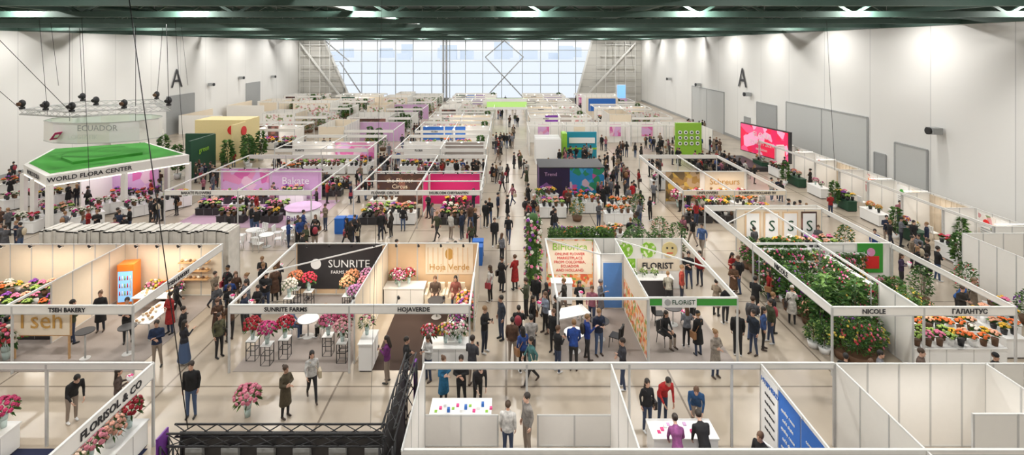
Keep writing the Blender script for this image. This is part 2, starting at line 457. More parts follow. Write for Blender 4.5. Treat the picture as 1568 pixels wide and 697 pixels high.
        for k, (off, ln) in enumerate(((.03, .07), (.010, .08), (-.011, .074), (-.031, .058))):
            a = w2+d*.083+side*off; m_ = a+d*ln*.5+nrm*.012; e = m_+d*ln*.38+nrm*.028
            out.caps(a, m_, .0095, .009, S_SKIN, 6); out.caps(m_, e, .009, .007, S_SKIN, 6)
        a = w2+d*.02+side*.03; m_ = a+d*.035+side*.024+nrm*.01; e = m_+d*.03+side*.003+nrm*.014
        out.caps(a, m_, .012, .010, S_SKIN, 6); out.caps(m_, e, .010, .008, S_SKIN, 6)
    if bag:
        c = U((.26, .04, .0)); out.box(c.x-.05, c.x+.06, c.y-.15, c.y+.13, c.z-.2, c.z+.06, S_BAG)
        out.bar(U((-.10, -.10, .50)), c+Vector((0, -.1, .05)), .02, S_BAG); out.bar(U((-.1, .09, .5)), c+Vector((0, .1, .05)), .02, S_BAG)
    if prop == 'phone':
        c = U((0, -.34, .36)); out.box(c.x-.04, c.x+.04, c.y-.01, c.y+.005, c.z-.07, c.z+.07, BLACK)
    if prop == 'bouquet':
        c = U((0, -.33, .33)); out.cyl(c+Vector((0, 0, -.2)), c+Vector((0, 0, .1)), .03, .11, WHITEP, 10)
        for k in range(14):
            a = k*2.4; r = .025*math.sqrt(k); out.ell(c+Vector((r*math.cos(a), r*math.sin(a), .15-r*.5)), (.04, .04, .035), PINK if k % 3 else WHITEP, 7, 5)
    if prop == 'backpack':
        out.ell(U((0, .19, .28)), (.15, .1, .22), S_BAG, 12, 8)
    return out.mesh(name)

wl = [((.1, -.16, .53), (.1, -.3, .11), (0, -.15, -.03)), ((-.1, .05, .51), (-.1, .31, .2), (0, -.09, -.15))]
wa = [((.23, .13, .24), (.22, .1, .0)), ((-.23, -.07, .23), (-.2, -.22, .05))]
ph = [((.23, -.02, .23), (.07, -.25, .3)), ((-.23, -.02, .23), (-.07, -.25, .27))]
fold = [((.24, -.06, .22), (.02, -.18, .24)), ((-.24, -.06, .22), (-.04, -.2, .19))]
oneup = [((.232, .03, .22), (.225, -.03, -.02)), ((-.23, -.04, .24), (-.14, -.27, .36))]
lt = [((.22, -.14, .24), (.18, -.36, .12)), ((-.22, -.14, .24), (-.16, -.38, .16))]
st = [((.11, -.43, .53), (.12, -.42, .09)), ((-.11, -.43, .53), (-.12, -.42, .09))]
sa = [((.24, -.06, .2), (.13, -.28, .12)), ((-.24, -.06, .2), (-.13, -.28, .14))]
ct = [((.12, -.03, .51), (.15, .03, .09)), ((-.09, .0, .51), (-.09, -.04, .09))]
PM = {}
PM['standing_man'] = [person('pm1'), person('pm2', arms=fold, legs=ct), person('pm3', arms=ph, prop='phone', headt=18), person('pm4', arms=oneup, prop='backpack', legs=ct)]
PM['walking_man'] = [person('pm5', legs=wl, arms=wa)]
PM['leaning_man'] = [person('pm6', lean=32, arms=lt, pz=.93)]
PM['seated_man'] = [person('pm7', lean=8, pz=.56, legs=st, arms=sa)]
PM['standing_woman'] = [person('pf1', True, hair='long', bag=True), person('pf2', True, hair='long', arms=ph, prop='phone', headt=15), person('pf3', True, arms=fold, coat=(.45, .05), hair='bun'), person('pf4', True, arms=ph, prop='bouquet', hair='long', legs=ct), person('pf8', True, coat=(.5, .06), hair='hat', arms=oneup, bag=True)]
PM['woman_in_long_skirt'] = [person('pf5', True, coat=(.12, .12, 's'), hair='long', arms=oneup)]
PM['walking_woman'] = [person('pf6', True, legs=wl, arms=wa, hair='long', bag=True)]
PM['leaning_woman'] = [person('pf9', True, lean=28, arms=lt, pz=.93, hair='bun')]
PM['seated_woman'] = [person('pf7', True, lean=6, pz=.56, legs=st, arms=sa, hair='long')]

occ = []; segs = []
def sdist(x, y, s):
    x0, y0, x1, y1 = s; dx, dy = x1-x0, y1-y0; L = dx*dx+dy*dy or 1
    t = max(0, min(1, ((x-x0)*dx+(y-y0)*dy)/L)); return math.hypot(x-x0-dx*t, y-y0-dy*t)
def free(x, y, r):
    for a, c, q in occ:
        if abs(a-x) < q+r and abs(c-y) < q+r and math.hypot(a-x, c-y) < q+r: return False
    for s in segs:
        if sdist(x, y, s) < r+.06: return False
    return True
K = (.012, .012, .014); TOPS = [K]*8+[(.03, .03, .035), (.015, .025, .06), (.05, .05, .055), (.10, .10, .11), (.26, .2, .14), (.58, .56, .52), (.35, .015, .015), (.02, .06, .24), (.06, .07, .035), (.38, .13, .18), (.10, .05, .03), (.18, .19, .22), (.03, .025, .02)]
def put(kind, x, y, deg, col=None, idx=None, z=0):
    L = PM[kind]; me = L[idx if idx is not None else R.randrange(len(L))]
    sc = R.uniform(.96, 1.04)*(1 if 'woman' not in kind else .95)
    if 'seated' in kind: sc = 1
    inst(me, kind, x, y, z, math.radians(deg), sc, col or R.choice(TOPS)); occ.append((x, y, .3))
def crowd(x0, x1, y0, y1, n, seat=0.):
    c = 0
    for _ in range(n*12):
        if c >= n: break
        x = R.uniform(x0, x1); y = R.uniform(y0, y1)
        if not free(x, y, .28): continue
        k = R.choice(['standing_man']*4+['standing_woman']*5+['walking_man', 'walking_woman'])
        put(k, x, y, R.uniform(0, 360)); c += 1
        g = R.choice([0, 0, 1, 1, 2, 3]); a = R.uniform(0, 6.28)
        for q in range(g):
            if c >= n: break
            x2 = x+.68*math.cos(a); y2 = y+.68*math.sin(a)
            if x0 <= x2 <= x1 and free(x2, y2, .28):
                put(R.choice(['standing_man', 'standing_woman']), x2, y2, math.degrees(a)-90+R.uniform(-30, 30)); c += 1
            a += R.choice([1.05, 1.1, -1.05])

# ------------------------------------------------------------ flowers, plants
PO = mat_obj('petal_colour', .6)
PETS = {n: mat('petal_'+n, c, .6, var=.25, sc=20) for n, c in dict(white=(.66, .63, .55), pink=(.7, .17, .31), red=(.42, .01, .025), yellow=(.72, .42, .03), orange=(.7, .14, .02), purple=(.2, .035, .32), magenta=(.48, .02, .21), peach=(.72, .36, .23), lime=(.28, .42, .08)).items()}
def bloom(mb, c, n, r, m):
    n = Vector(n).normalized(); u, v = basis(n); k = 10; c = Vector(c); rs = []
    for rad, h in ((.25, -.5), (1., -.1), (.8, .35), (.42, .5), (.12, .3)):
        ring = []
        for i in range(k):
            s = 1.0 if (i % 2) else .8
            a = 2*math.pi*i/k; ring.append(c+(u*math.cos(a)+v*math.sin(a))*r*rad*s+n*h*r)
        rs.append(ring)
    mb.loft(rs, m, False)
def leaf(mb, p, d, L, w, m):
    p = Vector(p); d = Vector(d).normalized(); u, v = basis(d)
    a = R.uniform(0, 6.28); s = u*math.cos(a)+v*math.sin(a); b0 = len(mb.v)
    q = p+d*L*.5; e = p+d*L+Vector((0, 0, -.25*L))
    mb.v += [tuple(p), tuple(q+s*w), tuple(e), tuple(q-s*w)]
    mb.face([b0, b0+1, b0+2, b0+3], m)
def bouquet(name, Rd, nb, br, mats, vase='bucket', vh=.3):
    mb = MB()
    if vase == 'bucket': mb.cyl((0, 0, 0), (0, 0, vh), Rd*.35, Rd*.5, WHITEP, 14)
    elif vase == 'black': mb.cyl((0, 0, 0), (0, 0, vh), Rd*.35, Rd*.5, BLACK, 14)
    else:
        mb.cyl((0, 0, 0), (0, 0, vh*.6), .07, .09, GLASSV, 14); mb.cyl((0, 0, vh*.6), (0, 0, vh), .09, .11, GLASSV, 14)
    for k in range(12):
        a = k*2.4; mb.cyl((0, 0, vh*.6), (Rd*.5*math.cos(a), Rd*.5*math.sin(a), vh+Rd*.6), .006, .006, LEAF, 4)
    cz = vh+Rd*.65
    for k in range(nb):
        t = (k+.5)/nb; ph_ = math.acos(1-1.35*t); a = k*2.39996
        n = Vector((math.sin(ph_)*math.cos(a), math.sin(ph_)*math.sin(a), math.cos(ph_)))
        bloom(mb, Vector((0, 0, cz))+Vector((n.x*Rd, n.y*Rd, n.z*Rd*.75))*R.uniform(.86, 1.06), n, br*R.uniform(.8, 1.1), R.choice(mats))
    for k in range(70):
        a = R.uniform(0, 6.28); e = R.uniform(-.6, .9); n = Vector((math.cos(a), math.sin(a), e)).normalized()
        leaf(mb, Vector((0, 0, cz-.05))+n*Rd*.6, n, Rd*.62, .035, R.choice([LEAF, LEAF, LEAF2]))
    return mb.mesh(name)
def bed(name, w, d, nb, br, pal, h=.35):
    mb = MB()
    nx = max(2, int(w/.35))
    for i in range(nx):
        for j in range(max(1, int(d/.35))):
            x = -w/2+(i+.5)*w/nx; y = -d/2+(j+.5)*d/max(1, int(d/.35)); p = R.choice(pal); hh = h+R.uniform(-.05, .12)
            mb.cyl((x, y, 0), (x, y, hh*.6), .09, .12, R.choice([BLACK, BLACK, WHITEP, TERRA]), 9)
            for k in range(nb):
                a = k*2.4; r = .17*math.sqrt((k+.5)/nb); bloom(mb, (x+r*math.cos(a), y+r*math.sin(a), hh+.12-r*.5+R.uniform(-.04, .04)), (math.cos(a)*r*4, math.sin(a)*r*4, 1), br, PETS[p])
            for k in range(26):
                a = R.uniform(0, 6.28); leaf(mb, (x, y, hh*.75), (math.cos(a), math.sin(a), R.uniform(.4, 1.4)), .28, .035, R.choice([LEAF, LEAF, LEAF2]))
    return mb.mesh(name)
def shrub(name, w, h, nl, pot=True, flo=None, L=.22):
    mb = MB(); z0 = 0
    if pot: mb.cyl((0, 0, 0), (0, 0, .35), w*.28, w*.36, WHITEP if pot == 1 else TERRA, 14); z0 = .3
    mb.cyl((0, 0, z0), (0, 0, h*.7), .02, .012, TERRA, 6)
    for k in range(nl):
        a = R.uniform(0, 6.28); t = R.uniform(.12, 1); z = z0+(h-z0)*t; rad = w/2*math.sqrt(max(.08, 1-(2*t-1)**2))*R.uniform(.3, 1)
        leaf(mb, (rad*math.cos(a), rad*math.sin(a), z), (math.cos(a), math.sin(a), R.uniform(-.1, 1)), L*R.uniform(.7, 1.3), L*.22, R.choice([LEAF, LEAF, LEAF2]))
    if flo:
        for k in range(30):
            a = R.uniform(0, 6.28); t = R.uniform(.3, 1); rad = w/2*math.sqrt(max(.08, 1-(2*t-1)**2))
            bloom(mb, (rad*math.cos(a), rad*math.sin(a), z0+(h-z0)*t), (math.cos(a), math.sin(a), .5), .055, PO)
    return mb.mesh(name)
B_BIG = [bouquet('bq%d' % i, .34, 34, .08, [PO], v, vh) for i, (v, vh) in enumerate((('glass', .38), ('bucket', .3)))]
B_MIX = [bouquet('bm1', .36, 42, .07, [PO, PO, PETS['white'], PETS['pink']], 'glass', .35), bouquet('bm2', .36, 42, .07, [PO, PETS['orange'], PETS['peach']], 'black', .3)]
B_SM = [bouquet('bs1', .22, 22, .06, [PO], 'black', .3), bouquet('bs2', .22, 22, .06, [PO, PETS['white']], 'bucket', .25)]
PAL = [['red', 'pink', 'white', 'magenta'], ['yellow', 'orange', 'white', 'peach'], ['purple', 'pink', 'lime', 'peach'], ['pink', 'peach', 'white', 'red', 'yellow', 'purple', 'lime'], ['red', 'magenta', 'orange', 'purple'], ['lime', 'white', 'lime', 'pink']]
BEDS = [bed('bed%d' % i, 1.7, .75, 8, .065, p) for i, p in enumerate(PAL)]
SHR = [shrub('sh1', .9, 1.4, 300, 1, True, .18), shrub('sh2', 1.0, 1.9, 380, 2, True, .17), shrub('sh3', .9, 1.1, 280, 2, True, .15), shrub('sh4', .7, 2.4, 340, 1, None, .3), shrub('sh5', 1.1, 1.6, 420, 2, True, .15)]
b = MB()
for k in range(1500):
    leaf(b, (R.uniform(-1.5, 1.5), R.uniform(-.12, .05), R.uniform(.1, 2.4)), (R.uniform(-1, 1), -1, R.uniform(-.6, .6)), R.uniform(.12, .26), .035, R.choice([LEAF, LEAF, LEAF2]))
for k in range(120): bloom(b, (R.uniform(-1.5, 1.5), -.22, R.uniform(.1, 2.4)), (0, -1, .3), .055, PETS[R.choice(['white', 'pink', 'magenta', 'red', 'peach'])])
for z in (.5, 1.1, 1.7, 2.3): b.box(-1.5, 1.5, -.1, .1, z, z+.03, ALU)
for x in (-1.48, 1.48): b.box(x-.02, x+.02, -.02, .02, 0, 2.4, ALU)
FWALL = b.mesh('plant_shelf_rack')
COLS = [(.7, .17, .31), (.42, .01, .025), (.66, .62, .52), (.72, .36, .04), (.5, .03, .21), (.2, .04, .34), (.72, .36, .25), (.6, .06, .08), (.72, .52, .08)]
def flw(me, x, y, z=0, col=None, sc=1., name='flower_bouquet_in_vase'): return inst(me, name, x, y, z, R.uniform(0, 6), sc, col or R.choice(COLS))

# ------------------------------------------------------------ furniture meshes
def m_chair(m, ml, nm):
    b = MB()
    b.box(-.22, .22, -.22, .2, .43, .46, m)
    for k in range(5):
        a0 = -1+.5*k; b.bar((a0*.2, .2+.04*(1-a0*a0), .46), (a0*.22, .23+.05*(1-a0*a0), .86), .085, m, .02)
    b.bar((-.23, .25, .86), (.23, .25, .86), .05, m, .03)
    for x in (-.19, .19):
        for y in (-.19, .18): b.cyl((x, y, .44), (x*1.15, y*1.2, 0), .015, .012, ml, 6)
    return b.mesh(nm)
CH_W = m_chair(WHITEP, ALU, 'chw'); CH_B = m_chair(BLACK, BLACK, 'chb')
def m_rtable(mt, r, h, nm):
    b = MB(); b.cyl((0, 0, h-.03), (0, 0, h), r, r, mt, 24); b.cyl((0, 0, .03), (0, 0, h-.03), .03, .03, ALU, 8); b.cyl((0, 0, 0), (0, 0, .03), r*.6, r*.55, ALU, 20)
    return b.mesh(nm)
T_W = m_rtable(WHITEP, .42, .75, 'tw'); T_B = m_rtable(DARK, .38, .78, 'tb'); T_H = m_rtable(DARK, .32, 1.08, 'th')
def m_table(w, d, h, m, nm, cloth=True):
    b = MB(); b.box(-w/2, w/2, -d/2, d/2, h-.04, h, m)
    if cloth:
        b.box(-w/2+.03, w/2-.03, -d/2+.03, d/2-.03, .06, h-.04, m); b.box(-w/2+.06, w/2-.06, -d/2+.06, d/2-.06, 0, .06, DARK)
        k = int(w/.5)
        for i in range(1, k): b.box(-w/2+i*w/k-.006, -w/2+i*w/k+.006, -d/2+.022, -d/2+.03, .06, h-.05, GREY)
    else:
        for x in (-1, 1):
            for y in (-1, 1): b.box(x*(w/2-.05)-.02, x*(w/2-.05)+.02, y*(d/2-.05)-.02, y*(d/2-.05)+.02, 0, h-.04, ALU)
    return b.mesh(nm)
TB_W = m_table(1.9, .8, .8, WHITEP, 'tbw'); TB_G = m_table(1.9, .7, .76, DGREEN, 'tbg'); TB_L = m_table(1.8, .8, .75, WHITEP, 'tbl', False)
CNT = m_table(1., .55, 1.05, WHITEP, 'cnt'); TB_D = m_table(1.9, .8, .5, DARK, 'tbd')
b = MB()
for x in (-.17, .17):
    for y in (-.17, .17): b.box(x-.012, x+.012, y-.012, y+.012, 0, .74, BLACK)
for z in (.01, .4, .73):
    for s in (-.17, .17): b.box(-.155, .155, s-.01, s+.01, z-.01, z+.01, BLACK); b.box(s-.01, s+.01, -.155, .155, z-.01, z+.01, BLACK)
b.box(-.19, .19, -.19, .19, .74, .765, WHITEP); STAND = b.mesh('stand')
b = MB()
b.box(-.3, .3, -.28, .28, .1, .95, BLUE); b.box(-.31, .31, -.29, .29, .95, 1.02, BLUE); b.cyl((-.31, .28, .1), (-.27, .28, .1), .1, .1, BLACK, 10); b.cyl((.27, .28, .1), (.31, .28, .1), .1, .1, BLACK, 10)
b.box(-.29, .29, -.26, .2, 0, .1, BLUE); b.bar((-.25, .33, .98), (.25, .33, .98), .03, BLACK); BIN = b.mesh('bin')
b = MB(); b.box(-.35, .35, -.3, .32, 0, 1.9, ORANGE); b.box(-.3, .3, -.33, -.3, .2, 1.6, SCREEN); b.box(-.3, .3, -.34, -.3, 1.62, 1.86, ORANGE); b.box(.24, .27, -.38, -.33, .7, 1.2, ALU)
for z in (.5, .85, 1.2):
    b.box(-.29, .29, -.335, -.33, z, z+.02, WHITEP)
    for q in range(5): b.cyl((-.22+q*.11, -.335, z+.02), (-.22+q*.11, -.335, z+.2), .03, .02, [RED, WHITEP, LIME][q % 3], 6)
FRIDGE = b.mesh('fridge')
b = MB()
b.box(-.4, .4, -.35, .35, .12, .42, CREAM); b.box(-.4, .4, .22, .38, .4, .85, CREAM); b.box(-.46, -.34, -.35, .38, .12, .6, CREAM); b.box(.34, .46, -.35, .38, .12, .6, CREAM)
for x in (-.4, .4):
    for y in (-.3, .32): b.cyl((x, y, 0), (x, y, .13), .02, .02, BLACK, 6)
ARMC = b.mesh('armchair')
def F(me, name, x, y, deg=0, z=0, r=.5):
    occ.append((x, y, r)); return inst(me, name, x, y, z, math.radians(deg))
def tbl_fl(x, y, deg=0, t=TB_W, bedi=None, nm='display_table'):
    a = math.radians(deg); F(t, nm, x, y, deg, 0, .5); occ.append((x+.6*math.cos(a), y+.6*math.sin(a), .4)); occ.append((x-.6*math.cos(a), y-.6*math.sin(a), .4))
    h = .8 if t == TB_W else .76 if t == TB_G else .75 if t == TB_L else .5
    inst(BEDS[bedi if bedi is not None else R.randrange(6)], 'flower_display', x, y, h, a)
def fill(x0, x1, ys, t=None, pal=(0, 1, 2, 3, 4, 5), dx=1.95):
    n = int((x1-x0)/dx)
    for y in ys:
        for i in range(n):
            x = x0+(i+.5)*(x1-x0)/n
            if R.random() < .12: continue
            tbl_fl(x, y, 0, t or R.choice([TB_D, TB_D, TB_W]), R.choice(pal))

# ------------------------------------------------------------ booths
POSTS = []
def post(b, x, y, z0, h, w):
    for a, c in POSTS:
        if abs(a-x) < .09 and abs(c-y) < .09: return
    POSTS.append((x, y)); b.box(x-w, x+w, y-w, y+w, z0, h, ALU)
def wall(b, xa, ya, xb, yb, h=2.5, m=WHITE, z0=0.):
    L = math.hypot(xb-xa, yb-ya); n = max(1, round(L)); ux, uy = (xb-xa)/L, (yb-ya)/L
    al = abs(ux) > abs(uy)
    if al: b.box(min(xa, xb), max(xa, xb), ya-.015, ya+.015, z0+.05, h-.04, m)
    else: b.box(xa-.015, xa+.015, min(ya, yb), max(ya, yb), z0+.05, h-.04, m)
    for i in range(n+1): post(b, xa+ux*L*i/n, ya+uy*L*i/n, z0, h, .025)
    for z in (z0+.03, h-.021): b.bar((xa, ya, z), (xb, yb, z), .045, STEELW)
    segs.append((xa, ya, xb, yb))
def fascia(b, xa, ya, xb, yb, h=2.5, bh=.3, m=WHITE, posts=3., lamps=True, side=None):
    L = math.hypot(xb-xa, yb-ya); ux, uy = (xb-xa)/L, (yb-ya)/L
    if abs(ux) > abs(uy): b.box(min(xa, xb), max(xa, xb), ya-.025, ya+.025, h-bh, h, m)
    else: b.box(xa-.024, xa+.024, min(ya, yb), max(ya, yb), h-bh-.002, h-.002, m)
    b.bar((xa, ya, h), (xb, yb, h), .07, STEELW, .05); b.bar((xa, ya, h-bh), (xb, yb, h-bh), .06, ALU, .03)
    n = max(1, round(L/posts))
    for i in range(n+1):
        x = xa+ux*L*i/n; y = ya+uy*L*i/n; post(b, x, y, 0, h+.004, .032); occ.append((x, y, .05))
def rail(b, xa, ya, xb, yb, h=2.5): b.bar((xa, ya, h-.04), (xb, yb, h-.04), .08, STEELW, .08)
def lamps(b, xa, xb, y, h=2.5, dy=.3, n=4):
    for i in range(n):
        x = xa+(xb-xa)*(i+.5)/n; b.bar((x, y, h), (x, y+dy, h+.12), .02, BLACK); b.cyl((x, y+dy, h+.14), (x, y+dy+.1, h+.03), .04, .06, BLACK, 8); b.cyl((x, y+dy+.1, h+.03), (x, y+dy+.105, h+.025), .055, .055, GLOW, 8)
def carpet(b, x0, x1, y0, y1, m): b.box(x0, x1, y0, y1, 0, .012, m)
def poster(b, x0, x1, y, z0, z1, m): b.box(x0, x1, y-.035, y-.02, z0, z1, m)
def posterx(b, x, y0, y1, z0, z1, m, s): b.box(x+s*.02, x+s*.035, y0, y1, z0, z1, m)
def blight(par, x, y, w, d, e, z=2.42, col=(1, .86, .68)):
    L = bpy.data.lights.new('booth_spot_bank', 'AREA'); L.shape = 'RECTANGLE'; L.size = w; L.size_y = d; L.energy = e*.8; L.color = col
    o = bpy.data.objects.new('booth_spot_bank', L); COL.objects.link(o); o.location = (x, y, z); o.parent = par
def booth(name='exhibition_booth'): return MB(), empty(name)
def done(b, e, part='booth_structure'): b.obj(part, e)

# --- row 0 left
b, e = booth(); carpet(b, -16.5, -10.7, 11, 15.2, NAVY)
fascia(b, -17, 15.3, -10.6, 15.3, bh=.18); fascia(b, -10.6, 15.3, -10.6, 10.5, bh=.42, posts=5)
text('FLORISOL & CO', .3, (-10.56, 13.7, 2.28), math.pi/2, parent=e); done(b, e)
blight(e, -13, 13.5, 3, 1.5, 50)
for x, y, d in ((-11.15, 14.4, 90), (-11.15, 12.4, 90), (-14.9, 14.3, 90), (-14.9, 12.3, 90)): F(TB_W, 'display_table', x, y, d, 0, .7)
for x, y, c, k in ((-11.1, 15., (.33, .005, .02), 0), (-11.1, 14.3, (.7, .36, .27), 1), (-11.2, 13.7, (.68, .23, .3), 0), (-11.1, 13, (.7, .53, .42), 1), (-14.8, 15, (.5, .03, .13), 0), (-14.9, 14.2, (.7, .27, .33), 1), (-14.8, 13.5, (.42, .01, .03), 1), (-14.9, 12.7, (.65, .6, .52), 0), (-15.2, 14.7, (.6, .07, .2), 0), (-11.4, 14.65, (.65, .6, .53), 1)):
    flw(B_BIG[k], x, y, .8, c)
# --- row 0 centre
b, e = booth(); fascia(b, -2.46, 15.3, 9.85, 15.3, bh=.16, posts=3.1); rail(b, -2.46, 12, 9.85, 12); fascia(b, -2.4, 12, 15.6, 12, bh=.1, posts=3.1)
wall(b, -2.46, 15.3, -.25, 15.3, .95); wall(b, .95, 15.3, 3.15, 15.3, .95); wall(b, -2.46, 12, -2.46, 15.3)
wall(b, 3.15, 12, 3.15, 15.3); wall(b, 7.65, 12, 7.65, 15.3); carpet(b, -2.4, 9.8, 11.6, 15.2, GREYC)
wall(b, 9.9, 11, 9.9, 15.3); wall(b, 9.9, 15.3, 16.5, 15.3); wall(b, 14.4, 11, 14.4, 15.3); wall(b, 12.1, 13.2, 14.4, 13.2)
posterx(b, 7.65, 14.3, 15.15, .3, 2.4, WHITEP, -1); posterx(b, 7.65, 13.2, 14.25, .15, 2.4, BLUE, -1); posterx(b, 7.65, 12.1, 13.15, .15, 2.4, BLUE, -1)
text('HYSPHERD', .2, (7.6, 14.7, 2.15), -math.pi/2, BLUE, e)
for k in range(5):
    text('cold chain' if k % 2 else 'quality roses', .13, (7.6, 13.75, 2.-k*.25), -math.pi/2, WHITEP, e); text('contact us', .13, (7.6, 12.65, 2.-k*.25), -math.pi/2, WHITEP, e)
    text('fresh flowers', .1, (7.6, 14.7, 1.85-k*.25), -math.pi/2, INK, e)
done(b, e)
blight(e, .3, 14, 4, 1, 35, col=(1, .95, .9)); blight(e, 5.3, 14, 4, 1, 35, col=(1, .95, .9)); blight(e, 12, 14, 3, 1, 35, col=(1, .95, .9))
F(TB_W, 'display_table', -1.4, 15.85, 0, 0, .6); F(TB_W, 'display_table', 5.15, 14.95, 0, 0, .6)
b = MB()
for k in range(14): 
    x = -2.2+k*.13; b.box(x, x+.08, 15.6+(k % 3)*.12, 15.7+(k % 3)*.12, .8, .815+.03*(k % 4), [LIME, PINK, WHITEP, BLUE][k % 4])
b.obj('brochure_stacks')
b = MB()
for k in range(12): 
    x = 4.4+k*.12; b.box(x, x+.09, 14.75+(k % 4)*.1, 14.87+(k % 4)*.1, .8, .812+.02*(k % 3), [MAG, PINK, WHITEP, LILAC][k % 4])
b.obj('brochure_stacks')
F(CH_W, 'event_chair', 7.1, 14.1, -60, .012, .3); F(CH_W, 'event_chair', 8.6, 13.2, 0, .012, .3); F(CNT, 'reception_counter', 11.2, 12.5, 0, 0, .5)
for x, y in ((-2, 13.2), (-1.6, 13.4)):
    q = MB(); q.ell((0, 0, .16), (.2, .12, .16), BLACK, 12, 8); q.bar((-.12, 0, .28), (0, 0, .42), .02, BLACK); q.bar((.12, 0, .28), (0, 0, .42), .02, BLACK); q.obj('duffel_bag', None, (x, y, 0.012))
# --- black truss banner
def truss(b, p0, p1, w, m, step=.5):
    p0 = Vector(p0); p1 = Vector(p1); d = p1-p0; u, v = basis(d); n = max(1, int(d.length/step)); cs = [(u*a+v*c)*w/2 for a, c in ((-1, -1), (1, -1), (1, 1), (-1, 1))]
    for c in cs: b.cyl(p0+c, p1+c, w*.08, w*.08, m, 6)
    for i in range(n):
        a = p0+d*i/n; z = p0+d*(i+1)/n
        for k in range(4): b.cyl(a+cs[k], z+cs[(k+1) % 4], w*.05, w*.05, m, 4)
b = MB()
truss(b, (-7.9, 12, 2.85), (-2.85, 12, 2.85), .3, BLACK); truss(b, (-2.8, 12, 2.85), (-2.8, 15, 2.85), .3, BLACK)
for x, y in ((-7.9, 12), (-2.8, 12), (-2.8, 15)): truss(b, (x, y, 0), (x, y, 2.7), .3, BLACK)
b.box(-7.8, -2.99, 12.17, 12.2, .1, 2.8, DARK); b.box(-2.98, -2.95, 12.1, 14.9, .1, 2.6, DARK); b.box(-8.12, -8.08, 11.8, 12.2, 0, 2.9, PURP)
for z in (2.2, 1.5): b.bar((-7.8, 11.75, z), (-2.95, 11.75, z), .04, GREY)
for k in range(6): b.box(-7.6+k*.85, -7.2+k*.85, 12.05, 12.16, 2.2, 2.5, GREY)
b.box(-2.72, -2.66, 14.95, 15.2, .1, 2.7, PURP)
b.obj('black_lighting_truss')
segs += [(-7.9, 12, -2.8, 12), (-2.8, 12, -2.8, 15)]
b = MB(); b.cyl((-7.5, 12, 3), (-9, 12, 14), .012, .012, BLACK, 5); b.cyl((-3.2, 12, 3), (-3.0, 12.4, 14), .005, .005, BLACK, 5); b.obj('suspension_cable')
# --- row 1: bakery
b, e = booth(); wall(b, -27, 24.6, -13.7, 24.6, m=CREAM); wall(b, -18.4, 20.6, -18.4, 24.6, m=CREAM); fascia(b, -27, 18.7, -13.7, 18.7, posts=4.5); fascia(b, -13.7, 18.7, -13.7, 24.6, posts=6)
rail(b, -18.4, 18.7, -18.4, 20.6); lamps(b, -18, -14, 24.3, dy=-.3, n=4); lamps(b, -26, -19, 24.3, dy=-.3, n=5)
text('TSEH BAKERY', .22, (-16.1, 18.66, 2.35), 0, parent=e); text('TSEH BAKERY', .22, (-13.66, 21.3, 2.35), math.pi/2, parent=e)
b.box(-19.0, -16.7, 19.55, 19.6, .9, 2.1, WOOD); b.box(-18.95, -16.75, 19.54, 19.55, .95, 2.05, CREAM); text('Tseh', .95, (-17.9, 19.52, 1.5), 0, GOLD, e)
for x in (-18.9, -16.8): b.box(x-.03, x+.03, 19.56, 19.62, 0, .9, WOOD)
for z in (.9, 1.3, 1.7):
    b.box(-15.6, -14.2, 24.2, 24.5, z, z+.04, WOOD)
    for q in range(7): b.ell((-15.5+q*.2, 24.35, z+.1), (.07, .07, .06), [WOOD, CREAM, TERRA][q % 3], 8, 6)
carpet(b, -27, -13.8, 18.8, 24.5, GREYC); done(b, e)
blight(e, -16, 23, 3, 2, 120); blight(e, -21.5, 23, 4, 2, 130)
F(FRIDGE, 'display_fridge', -17.7, 23.9, 10); F(TB_L, 'serving_table', -15.9, 23.2, 0); F(TB_L, 'serving_table', -14.9, 21.6, 90)
q = MB()
for k in range(16): q.ell((-1+.14*k*.9, R.uniform(-.3, .3), .05), (.07, .07, .05), WOOD if k % 3 else CREAM, 8, 6)
pm = q.mesh('pastry_assortment'); inst(pm, 'pastry_assortment', -15.8, 23.2, .75, 0, (.8, 1, 1)); inst(pm, 'pastry_assortment', -14.9, 21.5, .75, 1.57, (.75, 1, 1))
for k in range(3): flw(B_MIX[k % 2], -16.7+k*.5, 24.15, .0, None, 1.1, 'flower_bouquet_in_bucket')
for y in (23.8, 22.5, 21.2):
    for x in (-25.6, -23.6, -21.6, -19.6): tbl_fl(x, y, 0, TB_D, R.choice([3, 2, 4, 1]))
for x in (-19.2, -20, -20.8, -21.6, -22.4): flw(R.choice(B_MIX), x, 19.5+R.uniform(-.2, .2), 0, None, 1.5)
for x, y in ((-18.9, 21.6), (-18.9, 22.3)): flw(B_BIG[0], x, y, .3, (.2, .04, .36), 1.1)
F(T_H, 'high_table', -16.2, 19.6); F(T_H, 'high_table', -14.8, 19.9)
b = MB(); 
n = 60
for k in range(n):
    x0 = -23.2+k*(9.4/n); yy0 = 25.3+.06*math.sin(k*1.7); zt = 2.85+.05*math.sin(k*.5)+.03*math.sin(k*2.1)
    b.box(x0, x0+9.4/n+.01, yy0, yy0+.05, 0, zt, FABRIC); b.box(x0, x0+9.4/n+.01, yy0, 26.4, zt-.05, zt, FABRIC)
b.box(-13.83, -13.8, 25.3, 26.4, 0, 2.8, FABRIC); b.box(-23.2, -13.8, 26.37, 26.4, 0, 2.8, FABRIC)
b.obj('fabric_draped_partition'); segs += [(-23.2, 25.3, -13.7, 25.3), (-23.2, 26, -13.7, 26), (-13.7, 25.3, -13.7, 26.4)]
